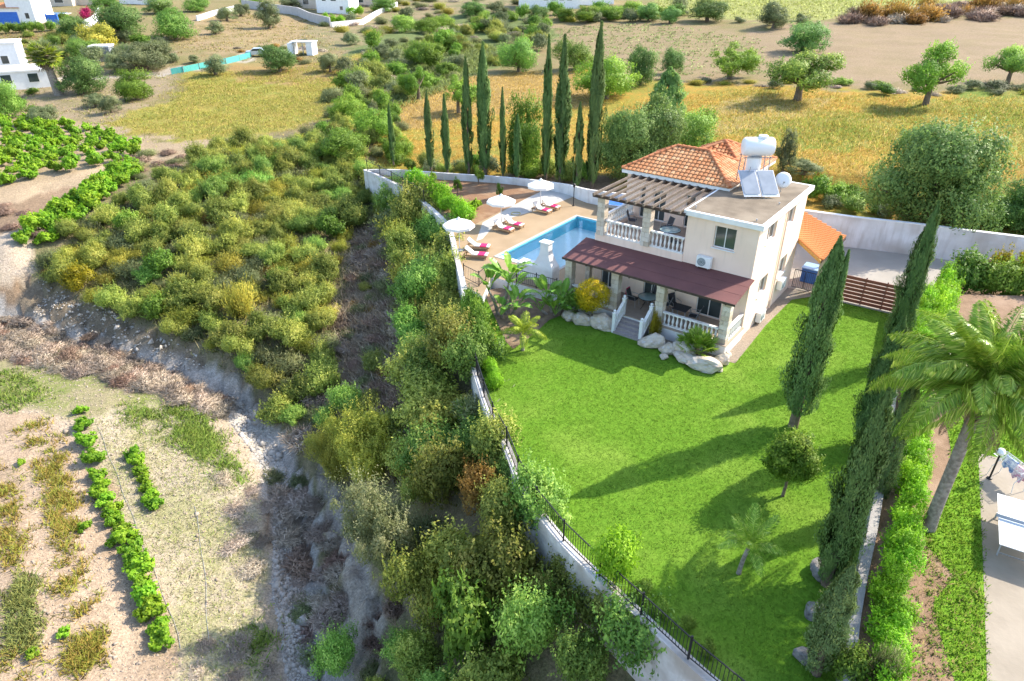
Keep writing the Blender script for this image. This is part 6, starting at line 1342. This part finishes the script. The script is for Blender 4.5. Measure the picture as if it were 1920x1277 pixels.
# ------------------------------------------------------------------ trees beyond the garden
T = [ # kind, base x, base y, crown width, crown top y, label
 ('open',1495,188,145,84,'wide spreading carob tree on the edge of the golden meadow'),('openb',1368,148,102,72,'open branched green tree in a stony hedgerow gap by the ploughed field'),('dark',1505,97,90,34,'dense dark round tree on the ploughed field'),
 ('openb',1735,196,118,64,'tall bright green carob at the corner of the ploughed field'),('open',1888,158,90,76,'leaning carob tree at the end of the ploughed field'),('bigcarob',1728,418,228,182,'huge dense carob tree outside the driveway wall'),
 ('bigcarob',1930,432,140,318,'dark carob tree at the far end of the driveway wall'),('olive',1450,53,70,0,'grey-green tree at the corner of the far green field'),('dark',1325,40,74,-6,'dark tree by the far green field'),('dark',1260,137,44,88,'small dark upright tree in the tufted field'),
 ('olive',1462,345,42,236,'slender olive tree behind the satellite dish'),('olive',1500,352,70,292,'low olive tree behind the flat roof corner'),
 ('bright',1135,185,120,88,'bright green carob tree directly behind the tallest cypress'),('dark',1200,160,60,80,'dark tree between bright carob and the tufted field'),('carob',1078,130,74,66,'round carob tree behind the eighth cypress'),
 ('bigcarob',1175,335,140,175,'big leafy tree crowding the garden behind the last cypress'),('dark',1215,330,110,170,'dark leafy tree behind the villa pergola'),('carob',1285,300,100,205,'spreading leafy tree behind the villa ridge'),
 ('bright',985,328,78,165,'tall bright green tree behind the sixth cypress'),('openb',860,212,74,132,'yellow-green tree on the golden meadow behind the fourth cypress'),('openb',785,187,70,115,'loose green tree at the meadow margin'),
 ('bright',708,262,82,200,'round bright green tree left alone on the golden meadow'),('carob',972,135,76,58,'dark green carob at the top of the golden meadow'),('bright',655,230,66,165,'leafy green tree by the brush at the meadow edge'),
 ('bright',750,300,50,245,'small green tree behind the white wall corner'),('bright',640,300,100,235,'bushy green tree at the head of the gully'),
 ('carob',330,74,84,8,'dense green tree beside the dry orchard'),('dark',232,72,92,0,'tall dark olive-green tree above the palm'),('olive',272,132,110,62,'broad silvery green tree by the pale road'),('dark',160,176,88,98,'dark leafy tree beside the fan palm trunk'),
 ('bright',258,188,76,126,'round green tree at the orchard track'),('carob',15,222,70,132,'dark green tree by the white flat house'),('dark',525,134,70,80,'dense rounded dark bush tree by the hut'),('olive',405,140,54,100,'olive bush by the green net fence'),
 ('olive',505,54,54,-6,'tall olive tree in the dry orchard'),('olive',426,40,40,5,'middle olive tree in the dry orchard'),('olive',452,30,36,0,'back olive tree in the dry orchard'),('olive',405,64,36,38,'small young olive tree in the dry orchard'),
 ('olive',620,136,44,88,'leaning dark tree on the meadow slope'),('olive',180,200,40,168,'small olive tree by the vineyard track'),('olive',210,212,42,168,'young round olive tree with thin trunk by the meadow'),('olive',82,232,56,188,'grey olive bush tree above the vineyard'),
 ('broomy',190,90,70,34,'olive-yellow rounded tree below the white wall'),('carob',370,22,50,-8,'tree at the white garden path'),('olive',365,118,26,102,'small olive tree on the pale road edge'),
]
TREES['broomy'] = [make_tree('broomy', 95, LM_BROOM, 2.8, 4.6, 10000, 36, .22)]
for k, bx, by, w_, ty, lb in T: tree_at(k, bx, by, w_, ty, lb)
for bx, by, w_, ty, lb in [(800,62,50,32,'a'),(830,52,44,22,'b'),(905,54,34,18,'c'),(790,118,64,74,'d'),(850,92,54,58,'e'),(1100,42,52,8,'f'),(1140,36,50,4,'g'),(1180,34,60,0,'h'),(1060,40,40,12,'i')]:
    tree_at('bright', bx, by, w_, ty, 'fresh green round tree on the valley floor' if bx < 1000 else 'fresh green tree in the boundary below the far white building', group='green trees on the valley floor' if bx < 1000 else 'green trees below the far white building')
for k, bx, by, w_, ty, lb in [('dark',140,70,60,26,'dark rounded tree between the village hedge and the yellowish tree'),('carob',157,110,64,62,'leafy dark tree beside the crown of the fan palm'),('olive',219,138,46,98,'small grey-green tree in front of the shed'),('dark',300,26,60,-8,'dark tree at the top of the orchard slope'),('carob',200,20,60,-10,'green tree beside the white path wall'),('bright',470,10,40,-8,'green garden tree above the dry orchard'),('olive',548,16,44,-8,'grey-green garden tree beside the beige house'),('carob',720,22,50,-6,'dark green tree on the ridge slope'),('dark',890,30,56,0,'dark bushy tree on the valley side'),('carob',760,60,60,26,'leafy tree at the valley mouth'),('olive',930,60,60,26,'grey-green tree on the valley floor margin')]: tree_at(k, bx, by, w_, ty, lb)
for bx, by, w_, ty in [(1215,40,44,4),(1255,44,40,10),(1010,35,40,8)]: tree_at('dark', bx, by, w_, ty, 'dark tree along the upper edge of the tufted field', group='dark trees above the tufted field')
# fan palm with a skirt of dead leaves
p = hit(112,178); o = empty('fan_palm', p, 0, 'tall fan palm with a shaggy skirt of dead leaves beside the white flat house', 'palm tree')
D = p.y*CT-(p.z-CAM_H)*ST; hh = height_at(85, 105, p.x, p.y)-p.z; MB().tube([(0,0,-.2),(-.3,0,hh*.5),(-.6,0,hh)], [.75,.55,.45], 10).build('trunk', PTRUNK, o)
SK = spiky_mesh('skirt', 401, LM_DRY, 1.1, 1.8, 2600, .7, .09, .6); link('skirt', SK, None, o, (-.5, 0, hh), (math.pi, 0, 0), (1.3, 1.3, 1.3))
FANB = [fan_leaf('fan_leaf', 410+k, LM_GREY if k else LM_PALMY, 1.2, 22, 1.1) for k in range(2)]; r = random.Random(2)
for k in range(46): link('fan_leaf', FANB[k % 2], None, o, (-.6, 0, hh), (r.uniform(-.3, .3), -(-.5+1.9*k/46), k*2.4), 1.15*r.uniform(.85, 1.1))
# ------------------------------------------------------------------ far houses and walls
def far_house(px, py, w_, d_, h_, rz_, mat, label, roof='flat', wins=(), doors=(), name='house', rmat=None, dz=0):
    p = hit(px, py); p.z += dz; o = empty(name, p, rz_, label, 'house'); MB().box(-w_/2, w_/2, 0, d_, -1.5, h_).build('wall', mat, o)
    if roof == 'flat': MB().box(-w_/2-.15, w_/2+.15, -.15, d_+.15, h_+.003, h_+.25).build('roof', TRIMW, o)
    else:
        e = .4; MB().add([(-w_/2-e,-e,h_),(w_/2+e,-e,h_),(w_/2+e,d_+e,h_),(-w_/2-e,d_+e,h_),(-w_/4,d_/2,h_+roof),(w_/4,d_/2,h_+roof)], [(0,1,5,4),(1,2,5),(2,3,4,5),(3,0,4),(3,2,1,0)]).build('roof', rmat or TILE, o)
    for (x, z, ww, wh) in wins:
        f = MB().box(x-ww/2-.08, x+ww/2+.08, -.06, .04, z-.08, z+wh+.08).build('window', TRIMW, o); MB().box(x-ww/2, x+ww/2, -.07, -.062, z, z+wh).build('pane', GLASS, f)
    for (x, ww, wh, mt) in doors: MB().box(x-ww/2, x+ww/2, -.08, .02, 0, wh).build('door', mt, o)
    return o
WH2 = M('bright_whitewash', (.82,.82,.82), (.76,.76,.76), 2, .9); BLU = M('blue_paint', (.03,.13,.52), (.04,.16,.58), 2, .6); BEI = M('beige_render', (.60,.52,.43), (.54,.46,.38), 1, .9)
far_house(12, 47, 7, 7, 3.4, .06, WH2, 'white house corner with blue front and orange tiled roof', .9, [], [(0, 6.2, 2.6, BLU)])
far_house(46, 46, 5.5, 8, 5.2, .06, WH2, 'tall white house wing with small blue shutters', 'flat', [(1.2,1.2,.8,1.1)], [(-1.6, 1.0, 2.0, BLU)])
far_house(95, 13, 12, 8, 5.5, .05, BEI, 'beige two-storey house with dark window openings', 'flat', [(-3.5,.8,1.8,1.7),(-1,.8,1.4,1.7),(2.6,1,2.2,1.3)])
far_house(155, 10, 9, 6, 2.6, .05, BEI, 'low house with a dusty red roof', 1.2, [(-2,.7,1.6,1.1)], rmat=M('dusty_red_roof', (.42,.17,.13), (.36,.14,.11), 2, .9))
far_house(258, 8, 10, 8, 4.5, .0, WH2, 'white house half hidden behind the orchard trees', 'flat', [(1,1,1.4,1.2)])
far_house(625, 25, 9, 9, 7.5, -.1, WH2, 'tall white house with small dark windows above the grey retaining wall', 'flat', [(-2.2,3.0,1,1.2),(.4,3.0,1.4,1.2),(.4,5.4,1.4,1.2),(2.4,.8,.8,.9)])
far_house(575, 16, 8, 8, 5, -.1, BEI, 'grey-beige house beside the tall white house', 'flat', [(0,1,1.6,1.2)])
far_house(690, 12, 10, 9, 6, -.1, BEI, 'pale house above the orchard terraces', 'flat', [(-2,1,1.6,1.4),(2,1,1.6,1.4)])
far_house(1030, 17, 17, 10, 4.2, 0, WH2, 'long white building with a row of dark windows on the far ridge', 'flat', [(-1+2.2*k,2.2,1.3,1.1) for k in range(4)])
far_house(1112, 10, 12, 9, 4.0, 0, WH2, 'white building behind green bushes on the far ridge', 'flat', [(-4+2*k,1.6,1.2,1.2) for k in range(5)])
far_house(48, 168, 7.5, 7, 2.5, .5, WH2, 'low white flat-roofed house with rooftop clutter beside the fan palm', 'flat', [(1.5,1,1.3,1.2),(-2,1,1.3,1.2)])
far_house(5, 138, 6, 6, 4.5, .4, WH2, 'white house wall at the edge of the orchard', 'flat', [(1,1.5,1,1.2)])
far_house(192, 116, 3.2, 3, 2.4, .2, M('grey_shed', (.22,.24,.28), None, rough=.7), 'small grey shed between the trees', 'flat', [], [(0,1,1.9,GREYM)], 'shed')
p = hit(98,27); PB = empty('garden_pool', p, .05, 'small bright blue pool with white surround at the blue house', 'pool'); MB().box(-5,3.5,-.3,5.2,-.6,.12).build('surround', WH2, PB); MB().box(-4.5,2.2,.2,4.7,.123,.14).build('water', M('far_pool_blue', (.05,.30,.62), (.04,.25,.56), 1, .15), PB)
o = MB().box(-1.1,1.1,-.1,.1,0,2.0).box(-1.3,-1.1,-.15,.15,0,2.2).box(1.1,1.3,-.15,.15,0,2.2).build('blue_gate', BLU, None, hit(101,46), (0,0,.05)); tag(o, 'blue garden gate in the white wall of the blue house', 'gate')
shrub_at('red', 166, 37, 28, 12, 'crimson bougainvillea bush at the white path', 'bougainvillea', cat='shrub'); shrub_at('red', 274, 8, 14, -6, 'purple-pink bougainvillea by the orchard house', 'bougainvillea', cat='shrub')
hedge('village_hedge', [hit(px, py) for px, py in [(-10,62),(30,61),(65,60),(98,58)]], 2.6, 2.0, 'dark clipped hedge below the blue house', 'green', step=1.6)
for px, py, w_, ty in [(118,40,22,22),(132,42,24,28),(108,44,18,32),(90,36,16,24),(60,12,18,-4),(128,10,16,-2)]: shrub_at('green', px, py, w_, ty, 'garden bush around the blue pool', group='garden bushes around the blue pool')
for px, py, w_, ty in [(625,46,22,26),(640,46,24,28),(612,46,14,22),(660,30,22,12),(675,30,20,10),(665,14,10,-2)]: shrub_at('hedge', px, py, w_, ty, 'vivid green bush below the tall white house', group='vivid bushes below the tall white house')
def far_wall(path, h_, mat, label, th=.3, name='garden_wall'):
    P = [hit(*q) for q in path]; P = [q for a, b2 in zip(P[:-1], P[1:]) for q in (a, a.lerp(b2, .5))]+[P[-1]]; o = MB()
    wall_along([q-P[0] for q in P], lambda p, i: P[i].z+h_-P[0].z, lambda p, i: P[i].z-1-P[0].z, th, o); o = o.build(name, mat, None, P[0]); return tag(o, label, 'wall')
GRW = M('grey_wall', (.50,.48,.47), (.44,.42,.41), 1, .95)
far_wall([(455,14),(520,24),(560,30),(582,40),(620,50)], 2.0, GRW, 'stepped grey retaining wall below the tall white house'); far_wall([(622,52),(680,46),(705,30),(745,12)], 1.2, WALLW, 'white kerb wall curving up to the ridge houses')
far_wall([(148,60),(160,48),(175,40),(190,18)], 1.0, WH2, 'white wall beside the path at the blue house'); far_wall([(370,40),(400,30),(440,20)], 1.2, WALLW, 'pale wall above the dry orchard')
sheet('white_path', [tuple(hit(px, py)[:2]) for px, py in [(140,57),(158,38),(180,30),(192,34),(170,52),(152,62)]], 0, WH2, zf=lambda x, y: hz(x, y)+.06)
NET = M('green_net', (.10,.42,.38), (.08,.36,.33), 4, .9)
P = [hit(px, py) for px, py in [(322,140),(345,136),(375,130),(400,124),(425,120),(450,114),(472,108)]]; o = empty('net_fence', P[0], 0, 'teal green shade-net fence along the pale road', 'fence')
for a, b2 in zip(P[:-1], P[1:]):
    a, b2 = a-P[0], b2-P[0]; MB().add([a, b2, b2+Vector((0,0,.95)), a+Vector((0,0,.95))], [(0,1,2,3)]).build('net_panel', NET, o).modifiers.new('s', 'SOLIDIFY').thickness = .02; MB().tube([a+Vector((0,-.05,-.2)), a+Vector((0,-.05,1.05))], .04, 6).build('post', GREYM, o)
# hut and parked car by the net fence
p = hit(572,102); o = empty('tin_hut', p, -.15, 'open-sided white tin hut with a flat roof on the dry slope', 'hut'); MB().box(.9,2.1,-1.2,1.2,-.3,2.2).build('wall', WH2, o); MB().box(-2.9,-1.9,-1.0,1.2,-.3,2.0).build('side_wall', WH2, o); MB().box(-2.2,2.3,-1.35,1.3,2.21,2.36).build('roof', ALU, o)
for x in (-1.6, .2): MB().box(x-.06,x+.06,-1.2,-1.08,-.3,2.2).build('post', GREYM, o)
p = hit(483,106); p.z += .05; CARM = M('silver_car_paint', (.50,.55,.60), None, rough=.25, metal=.4); o = empty('parked_car', p, .25, 'small silver car parked behind the green net fence', 'car')
prof = [(-2.0,.35),(-2.05,.75),(-1.9,.92),(-1.1,.98),(-.6,1.42),(.8,1.45),(1.45,1.0),(2.0,.88),(2.05,.5),(1.95,.32)]
MB().add([(x,-.82,z) for x, z in prof]+[(x,.82,z) for x, z in prof], [tuple(range(9,-1,-1)), tuple(range(10,20))]+[(i,(i+1) % 10,10+(i+1) % 10,10+i) for i in range(10)][::1]).build('body', CARM, o, bevel=.05)
MB().add([(-1.02,-.825,1.0),(-.58,-.825,1.36),(.76,-.825,1.38),(1.28,-.825,1.02)], [(0,1,2,3)]).build('window', GLASS, o); MB().add([(-1.02,.825,1.0),(-.58,.825,1.36),(.76,.825,1.38),(1.28,.825,1.02)], [(3,2,1,0)]).build('window', GLASS, o)
for x in (-1.25, 1.3):
    for y in (-.8, .62): MB().tube([(x,y,.32),(x,y+.18,.32)], .32, 14).build('wheel', SLING, o)
# ------------------------------------------------------------------ grasses and stones
rng = np.random.default_rng(60)
GOLD = [(.56,.37,.085),(.50,.34,.07),(.60,.45,.17),(.40,.35,.065)]; GRN = [(.28,.33,.05),(.22,.30,.045),(.38,.36,.09)]; YG_ = [(.42,.37,.08),(.34,.35,.07),(.48,.38,.12),(.30,.33,.06)]
def field(name, poly, n, h, wd, cols, label, per=3, spread=.3, tilt=.75, fuzz=.5, patch=None, ps=2.5):
    P = world_pts(poly, n, rng); P[:, :2] += rng.normal(size=(len(P), 2))*fuzz
    if patch is not None: P = P[vnoise(P[:, :2], ps, 5)+.5*vnoise(P[:, :2], ps*.37, 6)+rng.normal(size=len(P))*.25 > patch]
    P[:, 2] = hgt(P[:, :2]); blades(name, P, h, wd, cols, rng, label, 'grass', tilt, per=per, spread=spread)
field('meadow_grass', [(1150,200),(1420,165),(1700,185),(1960,180),(1960,440),(1700,400),(1500,350),(1300,280)], 17000, .24, .07, GOLD+[(.30,.33,.06)], 'tall golden grass on the meadow behind the villa', fuzz=1.2)
field('meadow_grass', [(1300,250),(1500,222),(1700,215),(1960,185),(1960,260),(1700,275),(1450,265)], 7000, .24, .07, GRN, 'green patch of meadow grass beyond the driveway wall', fuzz=2.5, patch=-.1, ps=7)
field('meadow_grass', [(345,140),(560,130),(690,100),(700,190),(560,240),(420,262),(250,250),(190,232),(330,195)], 15000, .22, .07, YG_, 'yellow-green grass on the meadow beside the vineyard', fuzz=1.8, patch=-.6, ps=5)
field('meadow_grass', [(880,145),(1010,135),(1150,150),(1100,320),(700,310),(640,240),(790,178)], 8000, .2, .07, GOLD[:3], 'dry golden stubble behind the cypress row', tilt=.6)
field('field_tufts', [(1010,55),(1230,42),(1420,75),(1440,140),(1200,150),(1080,120)], 900, .25, .25, [(.26,.33,.12),(.30,.35,.14)], 'scattered green tufts on the ploughed field', per=6, spread=.35, tilt=.9)
field('valley_grass', [(640,190),(650,120),(800,70),(960,90),(880,150),(740,210)], 4500, .5, .14, [(.20,.25,.07),(.25,.29,.10),(.16,.21,.05)], 'tall green grass on the valley floor')
RS_ = [(.36,.28,.06),(.42,.30,.08),(.28,.30,.05),(.34,.36,.06)]
for poly, n, cols in [([(72,835),(105,820),(140,920),(155,1000),(125,1045),(88,950)], 950, RS_), ([(20,1085),(50,1085),(68,1210),(30,1225)], 520, [(.22,.27,.08),(.30,.31,.09)]), ([(-20,870),(25,895),(52,1010),(40,1060),(-20,1080)], 620, RS_), ([(132,1180),(170,1155),(205,1235),(140,1260)], 480, RS_), ([(100,1050),(152,1050),(140,1110),(108,1110)], 200, RS_), ([(30,800),(85,780),(90,830),(40,840)], 200, RS_), ([(5,1225),(70,1230),(60,1290),(10,1290)], 160, RS_), ([(110,1110),(170,1100),(165,1150),(130,1150)], 130, RS_)]:
    field('field_weeds', poly, n, .22, .06, cols, 'rusty green strip of weeds between the bare soil lanes of the low field', per=7, spread=.12, tilt=.7, fuzz=.28, patch=-.1, ps=1.2)
for poly, n in [([(215,765),(330,752),(400,800),(450,880),(458,905),(420,905),(370,855),(280,812)], 1700), ([(-20,700),(80,690),(85,745),(30,770),(-20,770)], 520), ([(80,660),(140,660),(145,690),(90,690)], 260), ([(330,770),(390,790),(420,850),(370,850)], 500), ([(470,1190),(500,1180),(505,1240),(475,1240)], 200)]:
    field('field_weeds', poly, n, .2, .06, [(.17,.27,.05),(.22,.33,.05),(.29,.35,.08)], 'fresh green weeds at the stream side of the low field', per=6, spread=.14, tilt=.7, fuzz=.4, patch=-.25, ps=1.6)
field('field_grass', [(150,790),(300,780),(420,870),(470,960),(450,1100),(500,1280),(340,1280),(310,1100),(240,960)], 3600, .09, .045, [(.34,.40,.12),(.46,.44,.2),(.54,.48,.29)], 'thin pale grass over the stony half of the low field', per=4, spread=.1, tilt=.9)
field('slope_grass', HILL, 9000, .4, .07, [(.36,.31,.14),(.28,.28,.10),(.22,.26,.08),(.42,.36,.18)], 'dry grass between the shrubs of the scrub hill', per=3, spread=.2, tilt=.6)
field('slope_grass', [(690,400),(740,480),(770,620),(790,760),(780,900),(700,900),(640,760),(640,600),(670,480)], 5000, .4, .06, [(.46,.36,.24),(.38,.29,.19),(.52,.43,.31)], 'dead straw grass on the shaded slope below the villa', per=4, spread=.2, tilt=.8)
field('orchard_grass', [(-20,112),(170,108),(330,105),(345,130),(260,205),(180,232),(60,222),(-20,225)], 2600, .2, .12, [(.44,.34,.17),(.34,.32,.12),(.28,.32,.09)], 'patchy dry grass around the orchard track', per=4, fuzz=1.5, patch=.0, ps=4)
field('orchard_grass', [(300,90),(430,20),(580,32),(640,100),(560,120),(420,112)], 2600, .25, .16, [(.48,.36,.17),(.40,.33,.13),(.30,.31,.10)], 'straw coloured grass of the dry orchard slope', per=4, fuzz=2, patch=-.1, ps=6)
field('orchard_grass', [(-20,64),(160,62),(230,95),(170,110),(-20,112)], 1600, .3, .16, [(.42,.28,.13),(.36,.30,.12),(.26,.30,.08)], 'rough grass on the terrace bank under the village hedge', per=4, fuzz=2)
field('far_grass', [(1240,-5),(1960,-5),(1960,5),(1600,24),(1540,38),(1240,28)], 2600, .35, .3, [(.42,.46,.14),(.38,.42,.12)], 'pale green crop of the far field', per=3, fuzz=2)
def hose(path, label):
    P = [hit(*q) for q in path]; R_ = resample(P, .8); R_ = [Vector((q.x+.05*math.sin(i*1.3), q.y, hz(q.x, q.y)+.03)) for i, q in enumerate(R_)]
    tag(MB().tube([q-R_[0] for q in R_], .011, 5).build('irrigation_hose', GREYM, None, R_[0]), label, 'hose')
hose([(183,800),(215,880),(245,960),(275,1040),(305,1110),(330,1180),(345,1240)], 'black irrigation hose lying beside the long vine row'); hose([(365,950),(380,1040),(388,1130),(392,1230)], 'black irrigation hose across the stony half of the low field')
def stones(name, P, size, mat, label):
    base = [(1,0,0),(-1,0,0),(0,1,0),(0,-1,0),(0,0,1),(0,0,-1)]; tri = [(0,2,4),(2,1,4),(1,3,4),(3,0,4),(2,0,5),(1,2,5),(3,1,5),(0,3,5)]
    n = len(P); S = size*rng.lognormal(0, .5, n); A = rng.uniform(0, 6.28, n); B = np.array(base)[None]*rng.uniform(.55, 1.1, (n, 6, 3))*np.array([1, .8, .6]); B = B+rng.normal(size=(n, 6, 3))*.18; B *= S[:, None, None]
    ca, sa = np.cos(A)[:, None], np.sin(A)[:, None]; X = B[..., 0]*ca-B[..., 1]*sa; Y = B[..., 0]*sa+B[..., 1]*ca; V = np.stack([X, Y, B[..., 2]], -1)+P[:, None]
    Fc = (np.array(tri)[None]+np.arange(n)[:, None, None]*6).reshape(-1, 3); tag(link(name, np_mesh(name, V.reshape(-1, 3), Fc, mat)), label, 'stones', None, 'stuff')
STM = M('stream_stone', (.46,.42,.37), (.34,.31,.27), .9, .95, c3=(.54,.50,.44), scale3=2)
stones('stream_stones', world_pts([(430,740),(500,790),(535,880),(545,1000),(560,1100),(600,1290),(540,1290),(510,1100),(515,960),(490,870),(430,790)], 9000, rng), .085, STM, 'pale stones of the dry stream bed')
stones('field_stones', world_pts([(20,640),(300,700),(440,790),(500,930),(480,1100),(530,1290),(60,1290),(60,800)], 9000, rng), .045, M('field_stone', (.40,.33,.26), (.31,.25,.19), .9, .95), 'small pale stones scattered over the low field')
stones('bank_stones', world_pts([(70,520),(250,600),(420,690),(300,700),(60,610)], 900, rng), .09, STM, 'stones on the eroded bank below the scrub hill')
